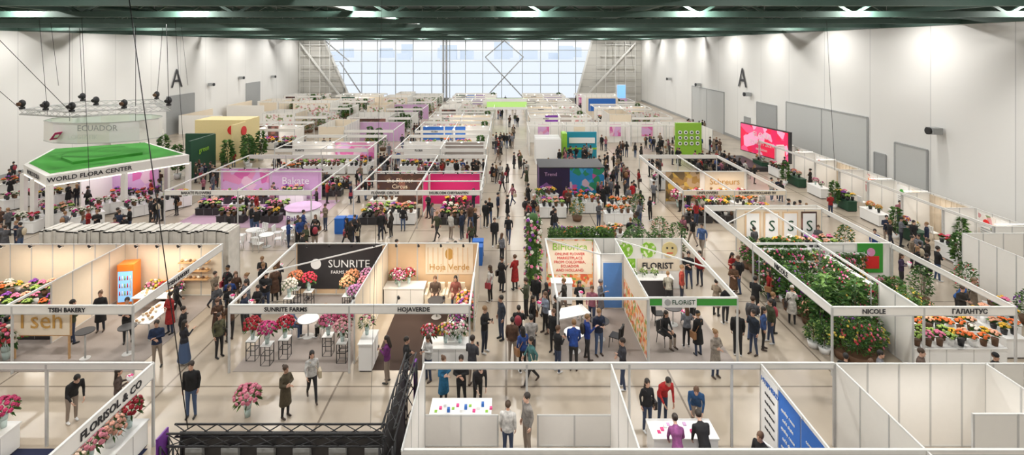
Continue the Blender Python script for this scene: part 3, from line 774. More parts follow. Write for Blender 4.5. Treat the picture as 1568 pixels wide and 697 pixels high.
# --- row 1: two flower grower booths
b, e = booth(); wall(b, -10.2, 24.7, -1.35, 24.7, m=BEIGE); wall(b, -5.75, 19.3, -5.75, 24.7, m=CREAM); wall(b, -1.35, 21.5, -1.35, 24.7, m=CREAM)
fascia(b, -10.2, 18.75, -1.35, 18.75, posts=4.4); rail(b, -10.2, 18.75, -10.2, 24.7); rail(b, -1.35, 18.75, -1.35, 21.5); rail(b, -5.75, 18.75, -5.75, 19.3)
b.bar((-10.2, 21.5, 2.46), (-5.75, 24.7, 2.46), .05, STEELW)
poster(b, -10.1, -6.0, 24.68, .3, 2.45, DARK); text('SUNRITE', .52, (-7.6, 24.63, 1.5), 0, WHITEP, e); text('FARMS ECUADOR', .22, (-7.6, 24.63, 1.1), 0, WHITEP, e)
b.cyl((-9.2, 24.65, 1.5), (-9.2, 24.62, 1.5), .25, .25, WHITEP, 20)
poster(b, -3.9, -1.6, 24.68, 1.0, 2.45, CREAM); text('Hoja Verde', .42, (-2.75, 24.63, 1.35), 0, GOLD, e); b.ell((-2.75, 24.64, 1.98), (.2, .01, .28), GOLD, 14, 8)
for k in range(9): b.box(-3.8+k*.24, -3.76+k*.24, 24.63, 24.645, 1.1, 2.3, BEIGE)
posterx(b, -1.35, 21.7, 24.5, .2, 2.4, P_SOFT, -1)
text('SUNRITE FARMS', .22, (-8.1, 18.71, 2.35), 0, parent=e); text('HOJAVERDE', .22, (-3.4, 18.71, 2.35), 0, parent=e)
carpet(b, -10.1, -5.85, 18.8, 24.6, GREYC); carpet(b, -5.0, -2.6, 18.9, 23.2, BROWN); lamps(b, -10, -1.5, 24.4, dy=-.3, n=8); lamps(b, -10, -1.5, 18.8, dy=.3, n=5); done(b, e)
blight(e, -8, 22.5, 3, 2, 100, col=(1, .9, .78)); blight(e, -3.6, 22.5, 3, 2, 130)
for x, y, c in ((-9.75, 19.6, (.42, .005, .02)), (-9.05, 19.3, (.6, .04, .21)), (-8.55, 19.7, (.5, .01, .04)), (-6.95, 19.9, (.68, .13, .28)), (-6.25, 19.45, (.7, .32, .36)), (-6.4, 20.2, (.6, .06, .2)), (-9.8, 23.7, (.7, .22, .1)), (-9.1, 23.5, (.6, .02, .06)), (-9.75, 22.9, (.65, .6, .52)), (-7.2, 23.8, (.7, .28, .13)), (-6.5, 23.9, (.6, .25, .42)), (-6.4, 23.1, (.7, .23, .3)), (-6.6, 22.3, (.5, .2, .42)), (-7.2, 23.1, (.7, .35, .17))):
    F(STAND, 'square_frame_stand', x, y, 0, 0, .25); flw(B_BIG[0], x, y, .765, c, .95)
flw(B_BIG[0], -8.4, 16.55, 0, (.7, .21, .3), 1.15)
F(T_W, 'round_table', -8.2, 21.1); F(CH_W, 'event_chair', -8.95, 21.0, 90, 0, .1); F(CH_W, 'event_chair', -7.4, 21.1, -90, 0, .1)
F(CNT, 'reception_counter', -5.2, 19.25, 90); F(CNT, 'reception_counter', -2.0, 20.0, 90); F(TB_W, 'display_table', -2.2, 19.3, 0)
for x, y, z, c in ((-5.3, 19.4, 1.05, (.65, .58, .38)), (-2.9, 19.2, .8, (.55, .03, .03)), (-2.3, 19.3, .8, (.7, .43, .05)), (-1.75, 19.3, .8, (.68, .6, .55)), (-2., 20.2, 1.05, (.6, .07, .14)), (-1.9, 19.8, 1.05, (.3, .05, .3)), (-5.2, 24.1, .8, (.5, .02, .03)), (-4.6, 24.1, .8, (.42, .02, .03)), (-5.0, 23.8, .8, (.6, .2, .34))): flw(B_MIX[0], x, y, z, c, .85)
F(TB_W, 'display_table', -4.75, 24, 0); F(ARMC, 'armchair', -3.3, 23.8, 0); F(ARMC, 'armchair', -2.35, 23.8, 0); F(T_B, 'bistro_table', -3.1, 22.6)
put('seated_man', -3.3, 23.75, 0, (.12, .08, .06), z=.0); put('seated_woman', -2.35, 23.75, 0, (.3, .1, .08))
for k in range(3): flw(B_MIX[k % 2], -1.8, 21.7+k*.6, .0, None, 1.2, 'flower_bouquet_in_bucket')
put('seated_man', -8.95, 21.05, 90, (.1, .14, .25)); put('seated_woman', -7.4, 21.1, -90, (.6, .58, .55))
# --- row 1: right of aisle
b, e = booth(); wall(b, 1.95, 25.3, 8.7, 25.3); wall(b, 5.4, 19.4, 5.4, 25.3); wall(b, 4.35, 23.4, 5.4, 23.4); wall(b, 4.35, 23.4, 4.35, 25.3)
rail(b, 1.95, 19.3, 5.4, 19.3); rail(b, 1.95, 19.3, 1.95, 25.3); post(b, 1.95, 19.3, 0, 2.5, .03)
poster(b, 2.0, 4.3, 25.28, .1, 2.45, P_FLOR); poster(b, 2.05, 4.25, 25.26, .75, 2.4, CREAM); text('BiFlorica', .5, (3.15, 25.2, 2.1), 0, LIME, e)
for k, s in enumerate(('ONLINE FLOWER', 'MARKETPLACE', 'FROM COLOMBIA,', 'ECUADOR', 'AND HOLLAND')): text(s, .19, (3.15, 25.2, 1.75-k*.2), 0, RED, e)
posterx(b, 5.4, 19.5, 23.3, .1, 1.5, P_FLOR, -1); posterx(b, 5.4, 19.5, 23.3, 1.5, 2.4, CREAM, -1)
b.box(4.45, 5.3, 23.34, 23.355, .05, 2.1, BLUED); b.box(4.4, 5.35, 23.36, 23.38, .0, 2.2, WHITE); b.cyl((4.55, 23.33, 1.05), (4.55, 23.28, 1.05), .03, .03, ALU, 8)
fascia(b, 5.4, 19.3, 8.76, 19.3, m=GREEN, posts=3.4); b.box(5.9, 7.2, 19.25, 19.27, 2.15, 2.55, WHITEP); text('FLORIST', .24, (6.7, 19.22, 2.35), 0, DGREEN, e); b.cyl((6.1, 19.24, 2.35), (6.1, 19.22, 2.35), .12, .12, GREY, 12); fascia(b, 8.76, 19.3, 8.76, 25.3, bh=.16, posts=6)
for x, m in ((5.9, P_LIME), (7.05, P_LIME), (8.1, YELL)): b.cyl((x, 25.27, 1.95), (x, 25.22, 1.95), .38, .38, m, 24)
for x in (7.97, 8.23): b.cyl((x, 25.22, 2.05), (x, 25.2, 2.05), .05, .05, INK, 10)
b.bar((7.95, 25.21, 1.8), (8.25, 25.21, 1.8), .04, RED)
poster(b, 6.5, 8.6, 25.29, .9, 1.5, CREAM); b.bar((4.35, 23.4, 2.46), (1.95, 25.3, 2.46), .05, STEELW); b.bar((8.76, 22, 2.46), (5.4, 25.3, 2.46), .05, STEELW)
text('FLORIST', .42, (7.5, 25.22, 1.15), 0, INK, e); poster(b, 5.5, 6.4, 25.28, .1, 1.5, P_LIME)
carpet(b, 2.0, 5.35, 19.4, 23.3, GREYC); carpet(b, 5.45, 8.7, 19.4, 25.2, GREYC)
b.box(5.5, 8.0, 24.2, 24.8, .9, .95, WHITEP)
b.box(5.6, 7.95, 24.25, 24.75, 0, .9, DARK)
done(b, e); blight(e, 3.2, 23.5, 2, 2, 70, col=(1, .93, .85)); blight(e, 7, 22.5, 2.5, 2, 80, col=(1, .93, .85))
b = MB()
for k in range(1500):
    x = R.uniform(2.1, 5.4); leaf(b, (x, 25.5+R.uniform(-.1, .4), 2.45+R.uniform(0, .4)), (R.uniform(-1, 1), R.uniform(-1, 1), R.uniform(0, 1)), .16, .035, R.choice([LEAF, LEAF2]))
b.box(2.1, 5.4, 25.4, 25.75, .0, 2.5, LEAF); b.obj('foliage_hedge_planter')
b = MB()
for q in range(7): b.caps((0, 0, .2+q*.5), (0, 0, .5+q*.5), .24+.05*math.sin(q*2), .24, LEAF, 9)
for k in range(700):
    a = R.uniform(0, 6.28); z = R.uniform(.05, 3.5); leaf(b, (.25*math.cos(a), .25*math.sin(a), z), (math.cos(a), math.sin(a), R.uniform(-.3, .6)), R.uniform(.12, .26), .04, R.choice([LEAF, LEAF2]))
for k in range(150):
    a = R.uniform(0, 6.28); z = R.uniform(.1, 3.6); rr_ = R.uniform(.3, .48); bloom(b, (rr_*math.cos(a), rr_*math.sin(a), z), (math.cos(a), math.sin(a), .3), R.uniform(.06, .11), PETS[R.choice(['white', 'white', 'pink', 'peach', 'lime', 'purple'])])
FCOL = b.mesh('flower_column')
F(FCOL, 'flower_column', 1.35, 25.4)
for x, y in ((6.6, 27.2), (7.4, 27.3), (8.2, 27.2), (7, 28), (9.6, 28.6)): inst(SHR[1], 'potted_shrub', x, y, 0, R.uniform(0, 6), 1.1, (.6, .56, .44)); occ.append((x, y, .5))
F(T_B, 'bistro_table', 3.85, 20.9); F(CH_B, 'bistro_chair', 4.4, 20.4, -120, 0, .3); F(T_W, 'round_table', 2.7, 20.1)
F(TB_L, 'display_table', 2.6, 21.6, 20); F(CNT, 'reception_counter', 2.6, 23.9, 0)
F(T_B, 'bistro_table', 7.2, 22.0); F(CH_B, 'bistro_chair', 6.6, 22.1, 90, 0, .3); F(CH_B, 'bistro_chair', 7.8, 21.9, -90, 0, .3); F(CH_B, 'bistro_chair', 6.4, 20.6, 30, 0, .3)
for x, y in ((6.1, 24.4), (6.6, 24.45), (7.1, 24.4)): flw(B_SM[1], x, y, .95, (.3, .42, .1), .8)
put('seated_woman', 6.4, 20.6, 30, K)
# --- row 1: nursery booth on the right
b, e = booth(); fascia(b, 11.9, 18.6, 18.6, 18.6, posts=3.4); fascia(b, 11.9, 18.6, 11.9, 30.5, posts=6); fascia(b, 18.6, 18.6, 18.6, 30.5, posts=6, bh=.2); fascia(b, 11.9, 30.5, 18.6, 30.5, posts=3.3)
rail(b, 11.9, 24.7, 18.6, 24.7); rail(b, 15.3, 24.7, 15.3, 30.5); wall(b, 15.2, 24.7, 18.6, 24.7); wall(b, 13.5, 29.9, 18.5, 29.9, m=CREAM); wall(b, 15.1, 18.9, 15.1, 20.6); rail(b, 15.1, 18.6, 15.1, 24.7)
b.bar((11.9, 27.5, 2.46), (15.3, 30.5, 2.46), .05, STEELW)
for k in range(4): b.box(14.0+k*1.1, 14.9+k*1.1, 29.84, 29.87, .7, 2.35, P_BROWN if k == 3 else BEIGE); b.box(14.08+k*1.1, 14.82+k*1.1, 29.82, 29.84, .8, 2.25, WHITEP); text('S', .9, (14.45+k*1.1, 29.8, 1.5), 0, DGREEN, e)
b.box(17.0, 18.2, 24.6, 24.66, 1.1, 2.5, GREEN); b.box(17.2, 18.0, 24.58, 24.6, 1.3, 1.9, RED); b.cyl((17.6, 24.58, 2.1), (17.6, 24.56, 2.1), .2, .2, P_PINK, 14)
text('NICOLE', .24, (13.4, 18.56, 2.35), 0, parent=e); text('ГАЛАНТУС', .24, (16.9, 18.56, 2.35), 0, parent=e); text('NICOLE', .3, (11.86, 22, 2.35), -math.pi/2, parent=e)
done(b, e); blight(e, 14, 22, 3, 3, 60, col=(1, .93, .85)); blight(e, 17, 21, 2, 3, 60, col=(1, .93, .85)); blight(e, 15, 28, 3, 2, 70, col=(1, .93, .85))
inst(FWALL, 'plant_shelf_rack', 14.9, 22.3, 0, -math.pi/2); inst(FWALL, 'plant_shelf_rack', 13.6, 24.4, 0, 0); segs += [(14.9, 20.8, 14.9, 23.8), (12.2, 24.4, 15, 24.4)]
inst(FWALL, 'plant_shelf_rack', 16.3, 24.45, 0, 0, (.6, 1, .9)); segs.append((15.3, 24.4, 17.3, 24.4))
for k in range(150):
    x = R.uniform(12.9, 14.8); y = R.uniform(19.2, 28.8)
    if not free(x, y, .2): continue
    inst(SHR[R.choice([0, 1, 2, 4, 4, 3])], 'potted_shrub', x, y, 0, R.uniform(0, 6), R.uniform(.75, 1.1), R.choice(COLS)); occ.append((x, y, .22))
for k in range(90):
    x = R.uniform(15.3, 18.3); y = R.uniform(21.2, 24.2)
    if not free(x, y, .2): continue
    inst(SHR[R.choice([0, 2, 2, 4, 4])], 'potted_shrub', x, y, 0, R.uniform(0, 6), R.uniform(.7, 1.0), R.choice(COLS)); occ.append((x, y, .25))
for x, y in ((12.3, 20.4), (12.7, 20.5), (12.5, 20.0)): inst(SHR[0], 'potted_shrub', x, y, 0, R.uniform(0, 6), .7, (.3, .4, .1))
for y in (19.3, 20.3):
    for x in (16.05, 17.7): tbl_fl(x, y, 0, TB_W, R.choice([1, 3, 5]))
tbl_fl(19.6, 20.5, 90, TB_W, 1); tbl_fl(15.9, 28.7, 0, TB_W, 1); tbl_fl(17.7, 28.7, 0, TB_W, 2); fill(15.4, 18.4, (26, 27.3))
tbl_fl(20.9, 21.5, 60, TB_W, 3)
for x, y in ((19.4, 23.8), (19.5, 29.3), (21.8, 24.2), (22.6, 22)): inst(SHR[R.choice([1, 4])], 'potted_shrub', x, y, 0, 0, .9, R.choice(COLS)); occ.append((x, y, .5))
# right partitions
b, e = booth(); wall(b, 23.3, 26, 29.5, 26); wall(b, 23.3, 20.5, 23.3, 26, 2.5); fascia(b, 21.5, 20, 29.5, 20, posts=4); done(b, e)
# --- right wall row
b, e = booth(); wall(b, 27.7, 27, 27.7, 52)
y = 27
while y < 52.1:
    wall(b, 25.9, y, 27.7, y); y += 3.125
fascia(b, 25.8, 27, 25.8, 52, bh=.12, posts=3.125)
for k in range(8):
    y = 27.3+k*3.125
    if k in (1, 4):
        for q in range(14): b.box(27.6+.03*(q % 2), 27.66, y+q*.2, y+q*.2+.2, .05, 2.4, CURT)
        continue
    for j in range(2):
        posterx(b, 27.7, y+.15+j*1.35, y+1.2+j*1.35, .9, 2.3, [WHITEP, P_SOFT, CREAM][(k+j) % 3], -1)
        b.cyl((27.64, y+.67+j*1.35, 1.9), (27.6, y+.67+j*1.35, 1.9), .17, .17, [RED, RED, GOLD, GREEN, ORANGE][(k+j) % 5], 14)
        for q in range(3): b.box(27.62, 27.64, y+.35+j*1.35, y+1.0+j*1.35, 1.5-q*.14, 1.55-q*.14, GREY)
    b.box(26.0, 27.6, y-.2, y-.18, 2.55, 2.58, STRIP)
done(b, e)
for k in range(8):
    y = 28.6+k*3.125; blight(e, 26.7, y, 1, 1.5, 26, col=(1, .92, .82)); tbl_fl(25.2, y, 90, TB_G if k % 2 else TB_W) if k % 3 == 0 else F(TB_G if k % 2 else TB_W, 'display_table', 25.2, y, 90, 0, .7)
    if k % 3: flw(R.choice(B_MIX), 25.2, y+.4, .78, None, .7); flw(R.choice(B_SM), 25.2, y-.4, .78, None, .9)
    F(CH_W, 'event_chair', 26.6, y, 90, 0, .3)
for x, y in ((24.4, 31.9), (24.5, 38), (24.4, 44.5), (26.8, 30), (24.4, 27.5)): inst(SHR[3], 'potted_tree', x, y, 0, R.uniform(0, 6), .8); occ.append((x, y, .4))
# --- row 2: left pink booth
b, e = booth(); fascia(b, -22.6, 33.7, -12.9, 33.7, posts=4.8); rail(b, -22.6, 33.7, -22.6, 44.8); rail(b, -12.9, 33.7, -12.9, 44.8); fascia(b, -22.6, 44.8, -12.9, 44.8, posts=3.3); wall(b, -22.4, 40, -14.5, 40, 2.5, LILAC)
rail(b, -17.8, 33.7, -17.8, 44.8); rail(b, -22.6, 39, -12.9, 39)
poster(b, -22.2, -18.6, 39.98, .2, 2.4, P_PINK); poster(b, -18.4, -14.7, 39.98, .2, 2.4, LILAC); text('Bakate', .8, (-16.5, 39.9, 1.5), 0, WHITEP, e); text('BAKATE FLOWERS', .24, (-20.5, 33.66, 2.35), 0, parent=e); lamps(b, -22, -13, 39.8, dy=-.3, n=8)
carpet(b, -22.4, -13, 33.8, 39.9, mat('lilac_carpet', (.42, .28, .36), .9)); done(b, e); blight(e, -20, 37.5, 4, 2, 110, col=(1, .8, .92)); blight(e, -15.5, 37.5, 4, 2, 100, col=(1, .85, .95))
b = MB()
b.cyl((0, 0, 0), (0, 0, 1.05), 1.1, 1.1, WHITEP, 28); b.cyl((0, 0, 1.05), (0, 0, 1.1), 1.2, 1.2, LILAC, 28); rc = b.obj('round_reception_counter', None, (-13.9, 34.9, 0)); occ.append((-13.9, 34.9, 1.2)); text('Bakate', .5, (0, -1.12, .6), 0, PURP, rc)
fill(-22.4, -15.2, (35., 36.6, 39.2), None, (0, 2, 3, 5)); fill(-22.4, -13, (41.2, 43.4))
# --- row 2: centre-left booths
b, e = booth(); fascia(b, -10.1, 33.7, -1.7, 33.7, posts=4.2); fascia(b, -10.1, 44.8, -1.7, 44.8, posts=4.2); rail(b, -10.1, 33.7, -10.1, 44.8); rail(b, -1.7, 33.7, -1.7, 44.8); rail(b, -6, 33.7, -6, 44.8); rail(b, -10.1, 39, -1.7, 39); rail(b, -10.1, 36.2, -1.7, 36.2)
wall(b, -9.8, 38.4, -1.9, 38.4); wall(b, -5.9, 36, -5.9, 38.4); poster(b, -9.7, -6., 38.38, .2, 2.45, P_BROWN); text('the Flower', .45, (-8, 38.3, 1.95), 0, CREAM, e); text('Circus', .45, (-8, 38.3, 1.5), 0, CREAM, e); poster(b, -5.7, -2., 38.38, .2, 2.45, MAG); poster(b, -5.7, -2, 38.36, 1.1, 1.2, PINK)
posterx(b, -5.9, 36.1, 38.3, .3, 2.4, MAG, 1); lamps(b, -9.5, -2, 38.2, dy=-.3, n=7); text('FLOWER CIRCUS', .24, (-8, 33.66, 2.35), 0, parent=e); text('DELIBLOEM CHRYSANTEN', .22, (-3.8, 33.66, 2.35), 0, parent=e)
done(b, e); blight(e, -8, 36.5, 3, 2, 90); blight(e, -3.8, 36.5, 3, 2, 80)
fill(-10, -6.1, (34.7, 36, 37.6)); fill(-5.6, -1.8, (34.7, 36, 37.6)); fill(-10, -1.8, (40.3, 42, 43.7))
# --- row 2: print cube
b = MB(); b.box(2.6, 5., 40, 43, 0, 2.5, P_DARK); b.box(5.001, 7.7, 40.0, 43, 0, 2.5, P_BLUE); b.box(2.55, 7.75, 39.97, 43.03, 2.5, 2.56, DARK); kk = b.obj('floral_print_kiosk'); segs += [(2.6, 40, 7.7, 40), (2.6, 43, 7.7, 43), (2.6, 41.5, 7.7, 41.5)]
text('Trend', .4, (3.5, 39.96, 2), 0, LILAC, kk)
for x, y in ((3.3, 36), (6, 37), (8.2, 36.5), (4, 30), (6.2, 30.6), (5.4, 38.2), (7.6, 34.6), (3., 38.8)): tbl_fl(x, y, R.choice([0, 20]), TB_W)
for x, y in ((2.5, 37.2), (4.9, 35.2), (9.2, 35.6), (9.5, 31.5), (7.9, 31.2)): inst(SHR[R.choice([1, 4])], 'potted_shrub', x, y, 0, 0, .9, R.choice(COLS)); occ.append((x, y, .45))
# --- row 2: right booth
b, e = booth(); fascia(b, 11.7, 33.7, 18.5, 33.7, posts=3.4, m=CREAM); fascia(b, 11.7, 44.8, 18.5, 44.8, posts=3.4); fascia(b, 11.7, 33.7, 11.7, 44.8, bh=.2, posts=5.5); fascia(b, 18.5, 33.7, 18.5, 44.8, bh=.2, posts=5.5); rail(b, 15, 33.7, 15, 44.8); rail(b, 11.7, 39, 18.5, 39)
wall(b, 12.2, 39, 18.4, 39); poster(b, 12.2, 14.8, 38.98, .2, 2.45, P_GOLD); poster(b, 15.2, 18.2, 38.98, .8, 2.45, CREAM); text('Schreurs', .65, (16.7, 38.9, 1.7), 0, GOLD, e)
text('LINFLOWERS', .24, (13.3, 33.66, 2.35), 0, parent=e); text('SCHREURS HOLLAND BV', .22, (16.6, 33.66, 2.35), 0, parent=e); done(b, e); blight(e, 13.5, 37, 2.5, 2, 90); blight(e, 16.8, 37, 2.5, 2, 90)
for x in (12.9, 14.4, 16.2, 17.6): inst(B_MIX[0], 'flower_bouquet_in_vase', x, 38.2, .0, 0, 1.6, R.choice(COLS)); occ.append((x, 38.2, .4))
fill(12.1, 18.3, (35, 36.8), None, (1, 3, 4)); fill(12.1, 18.3, (40.6, 43))
# --- pentagonal pavilion
b, e = booth('country_pavilion'); pp = [(-29.9, 33.1), (-24.7, 39.7), (-31.6, 44.9), (-37.4, 42), (-34.5, 36.4)]
cx = sum(p[0] for p in pp)/5; cy = sum(p[1] for p in pp)/5
b.prism(pp, 2.95, 3.6, WHITE, WHITE); inn = [(cx+(x-cx)*.93, cy+(y-cy)*.93) for x, y in pp]; b.prism(inn, 3.6, 3.66, WHITE, TURF)
inn2 = [(cx+(x-cx)*.5, cy+(y-cy)*.5) for x, y in pp]; b.prism(inn2, 3.66, 3.85, TURF, TURF)
for k in range(5):
    p = pp[k]; q = pp[(k+1) % 5]
    for t in (0.02, .5): b.box(p[0]+(q[0]-p[0])*t-.15, p[0]+(q[0]-p[0])*t+.15, p[1]+(q[1]-p[1])*t-.15, p[1]+(q[1]-p[1])*t+.15, 0, 3, WHITE); occ.append((p[0]+(q[0]-p[0])*t, p[1]+(q[1]-p[1])*t, .25))
    b.bar((*p, 2.93), (*q, 2.93), .06, STRIP)
a = math.atan2(39.7-33.1, -24.7+29.9)
text('WORLD FLORA CENTER', .42, (-28.4, 34.9, 3.3), a, parent=e); text('WORLD FLORA', .42, (-32.25, 34.7, 3.3), -.62, parent=e)
b.box(-33.5, -28, 41, 41.1, 0, 2.9, LILAC); b.box(-31.8, -31.7, 38, 41, 0, 2.9, WHITE); b.box(-30, -28.4, 40.9, 40.98, .5, 2.3, P_PINK)
done(b, e); blight(e, -30.5, 39, 5, 5, 220, 2.9, (1, .95, 1)); segs += [(-33.5, 41, -28, 41), (-31.8, 38, -31.8, 41)]
for x, y, d in ((-30.4, 34.6, 52), (-28.9, 36.5, 52), (-27.2, 38.6, 52), (-32.3, 35.6, -36), (-29, 38.6, 0), (-34.5, 38.4, 60), (-36.4, 38, 60), (-26.2, 36.2, 50), (-28.2, 34.2, 52), (-31.2, 33., 0), (-24.6, 38, 52)): tbl_fl(x, y, d, TB_W, R.choice([0, 0, 2, 3, 4]))
b = MB()
hx = [(-31.5+4.2*math.cos(math.radians(q)), 40+2.6*math.sin(math.radians(q))) for q in range(0, 360, 30)]
for k in range(12):
    p, q = hx[k], hx[(k+1) % 12]; b0 = len(b.v); b.v += [(*p, 4.9), (*q, 4.9), (*q, 6.4), (*p, 6.4)]; b.face([b0, b0+1, b0+2, b0+3], WHITE if k % 2 else WHITEP)
    b.bar((*p, 6.4), (*q, 6.4), .05, ALU); b.bar((*p, 4.9), (*q, 4.9), .05, ALU)
hb = b.obj('hanging_ring_banner'); text('ECUADOR', .6, (-29.9, 37.25, 6.05), .05, GREY, hb); text('LOGIZTIK', .5, (-31.0, 37.3, 5.4), 0, STEELW, hb)
b2 = MB(); b2.bar((-33.3, 37.5, 5.2), (-32.8, 37.4, 5.75), .6, MAG, .04); b2.bar((-33.15, 37.45, 5.37), (-32.95, 37.38, 5.58), .25, WHITEP, .1); b2.obj('diamond_logo', hb)
b = MB(); rp = [(-34.4, 36.2), (-29.5, 34.6), (-25.3, 38.2), (-29.5, 43), (-34.5, 41.5)]
for k in range(5): truss(b, (*rp[k], 7.4), (*rp[(k+1) % 5], 7.4), .35, ALU, .6)
truss(b, (-34.4, 38.5, 7.4), (-27, 38.5, 7.4), .3, ALU, .6)
for k, (x, y) in enumerate(rp+[(-32, 35.4), (-27.3, 36.4), (-31, 38.5)]):
    b.box(x-.12, x+.12, y-.12, y+.12, 7.6, 7.75, BLACK); b.ell((x, y, 8), (.22, .2, .27), BLACK, 10, 8); b.cyl((x, y-.2, 8), (x, y-.3, 7.95), .13, .15, TERRA if k % 3 == 0 else BLACK, 8)
b.obj('hanging_lighting_truss')
b = MB()
for (x, y), (u, v) in zip(rp, ((-38, 33), (-31, 30), (-24, 36), (-29, 43), (-36, 43))):
    b.cyl((x, y, 7.5), (u, v, 13.6), .02, .02, BLACK, 5)
for x, y in ((-33, 38.5), (-28, 38.5)): b.cyl((x, y, 7.5), (x, y, 13.6), .02, .02, BLACK, 5); b.cyl((x, y, 6.4), (x, y, 7.3), .015, .015, BLACK, 5)
for x, y, z0 in ((20, 31, 4.5), (-25, 40, 9), (-29, 33, 9.5), (-22, 27, 3), (15, 60, 9), (-19, 30, 6), (-27, 30, 8)): b.cyl((x, y, z0), (x-.5, y, 13.6), .012, .012, BLACK, 5)
b.obj('suspension_cable')
# dark green and yellow stands
b, e = booth(); b.box(-31.5, -28.7, 50, 50.2, 0, 3.5, DGREEN); b.box(-28.7, -28.5, 46, 50, 0, 3.5, DGREEN); text('flora', .7, (-30, 49.95, 2.6), 0, LIME, e); text('green', .7, (-28.45, 48, 2.4), math.pi/2, LIME, e)
b.box(-33, -27.8, 54, 54.2, 0, 4.1, YELL); b.box(-27.8, -27.6, 51.5, 57, 0, 4.1, YELL); b.box(-33, -27.6, 54, 57, 4.1, 4.25, YELL); b.cyl((-27.58, 53.5, 3.2), (-27.5, 53.5, 3.2), .5, .5, RED, 16); b.cyl((-29, 53.98, 3.2), (-29, 53.9, 3.2), .5, .5, RED, 16); done(b, e)
segs += [(-31.5, 50, -28.6, 50), (-28.6, 46, -28.6, 50), (-33, 54, -27.6, 54), (-27.6, 51.5, -27.6, 57)]
for x, y in ((-26.5, 52), (-26, 54), (-30, 46.5), (-33.6, 47), (-26.8, 49), (-35, 52), (-25.5, 50.5)): inst(SHR[3], 'potted_tree', x, y, 0, R.uniform(0, 6), 1.25); occ.append((x, y, .5))
# --- pink screen, lime stand, long wall, teal
b, e = booth('led_screen_stage'); 
def oq(p, q, z0, z1, th, m):
    d = Vector((q[0]-p[0], q[1]-p[1])).normalized(); n = Vector((-d.y, d.x))*th; b.prism([p, q, (q[0]+n.x, q[1]+n.y), (p[0]+n.x, p[1]+n.y)], z0, z1, m)
oq((25.3, 55), (26.9, 48.3), .9, 3.9, .25, DARK); oq((25.24, 54.8), (26.82, 48.5), 1., 3.8, .08, P_SCR); b.box(23.4, 25.2, 49, 54.5, 0, .4, DARK)
sa_ = math.atan2(-6.7, 1.6)
text('FLORA', .8, (25.85, 51.6, 3.0), sa_, WHITEP, e); text('FORUM 2024', .6, (25.85, 51.6, 2.2), sa_, WHITEP, e); text('exhibition', .4, (25.85, 51.6, 1.6), sa_, WHITEP, e); done(b, e); segs.append((25.3, 55, 27, 48)); segs += [(24, 49, 24, 54.5)]
b, e = booth(); b.box(18.3, 21.1, 55, 55.3, 0, 3.8, LIME)
for i in range(4):
    for j in range(3): b.cyl((18.75+i*.63, 54.98, 1.6+j*.6), (18.75+i*.63, 54.9, 1.6+j*.6), .2, .2, WHITEP, 10); b.cyl((18.75+i*.63, 54.9, 1.6+j*.6), (18.75+i*.63, 54.88, 1.6+j*.6), .11, .11, DGREEN, 10)
done(b, e); segs.append((18.3, 55, 21.1, 55))
b, e = booth(); wall(b, 2.6, 64, 23.5, 64, 2.6); wall(b, 2.6, 56, 2.6, 64, 2.6); wall(b, 23.5, 58, 23.5, 64, 2.6)
for x in (7, 11, 15, 19): wall(b, x, 61.5, x, 64, 2.6)
for x in (4, 8.5, 13, 17, 21): poster(b, x, x+1.4, 63.98, .8, 2.3, R.choice([P_SOFT, CREAM, P_PINK]))
fascia(b, 2.6, 61.5, 23.5, 61.5, bh=.2, posts=4, h=2.6); b.box(6.6, 9.8, 55.2, 55.4, 0, 2.8, TEAL); b.box(6.6, 9.8, 55.15, 55.2, .9, 1.1, LIME); b.box(6.8, 9.6, 55.1, 55.15, 1.6, 2.2, WHITEP); b.box(5.9, 6.4, 53.5, 55, 0, 2.9, LIME)
for k in range(12): b.box(3.0, 5.6, 52+k*.25, 52.12+k*.25, 0, 2.6, WHITEP) if k % 2 == 0 else None
done(b, e); segs += [(6.6, 55.3, 9.8, 55.3), (3, 52, 5.6, 52), (3, 53.4, 5.6, 53.4), (3, 54.8, 5.6, 54.8)]
b, e = booth('lime_lightbox_banner'); b.box(-3.2, 3.4, 84, 84.3, 1.7, 3.5, mat('lime_lightbox', (.45, .75, .22), .5, em=.3)); b.box(-3.2, 3.4, 83.97, 83.99, 1.7, 2.1, WHITEP); b.box(-3.2, 3.4, 83.97, 83.99, 3.0, 3.5, WHITEP)
for x in (-3.1, 3.3): b.box(x-.08, x+.08, 84.05, 84.25, 0, 1.7, ALU)
done(b, e)
# --- far rows
PANM = [WHITE]*7+[CREAM, CREAM, P_SOFT, P_SOFT, P_BROWN, P_PINK, P_GOLD, GREYC, DGREEN, BLUE, PURP]
def storeblock(x0, x1, y0, y1):
    b, e = booth(); xm = x0+(x1-x0)*R.choice([.35, .5, .65]); h = R.choice([2.5, 2.9, 3.2])
    for a, c, d, f in ((x0, y0+.6, xm, y0+.6), (x0, y1-.6, xm, y1-.6), (x0, y0+.6, x0, y1-.6), (xm, y0+.6, xm, y1-.6)): wall(b, a, c, d, f, h, R.choice([WHITE, WHITE, CREAM]))
    poster(b, x0+.4, xm-.4, y0+.58, .8, h-.2, R.choice([P_SOFT, GREYC, CREAM, P_BROWN, BLUE]))
    fascia(b, xm, y0+.3, x1, y0+.3, posts=4); rail(b, x1, y0+.3, x1, y1); wall(b, xm, y1-.3, x1, y1-.3, m=R.choice([WHITE, P_SOFT, LILAC])); done(b, e)
    segs.append(((x0+xm)/2, y0+1, (x0+xm)/2, y1-1))
    for k in range(5):
        x = R.uniform(xm+.8, x1-.6); y = R.uniform(y0+1, y1-1); inst(SHR[R.choice([1, 3, 4])], 'potted_shrub', x, y, 0, 0, 1, R.choice(COLS)); occ.append((x, y, .45))
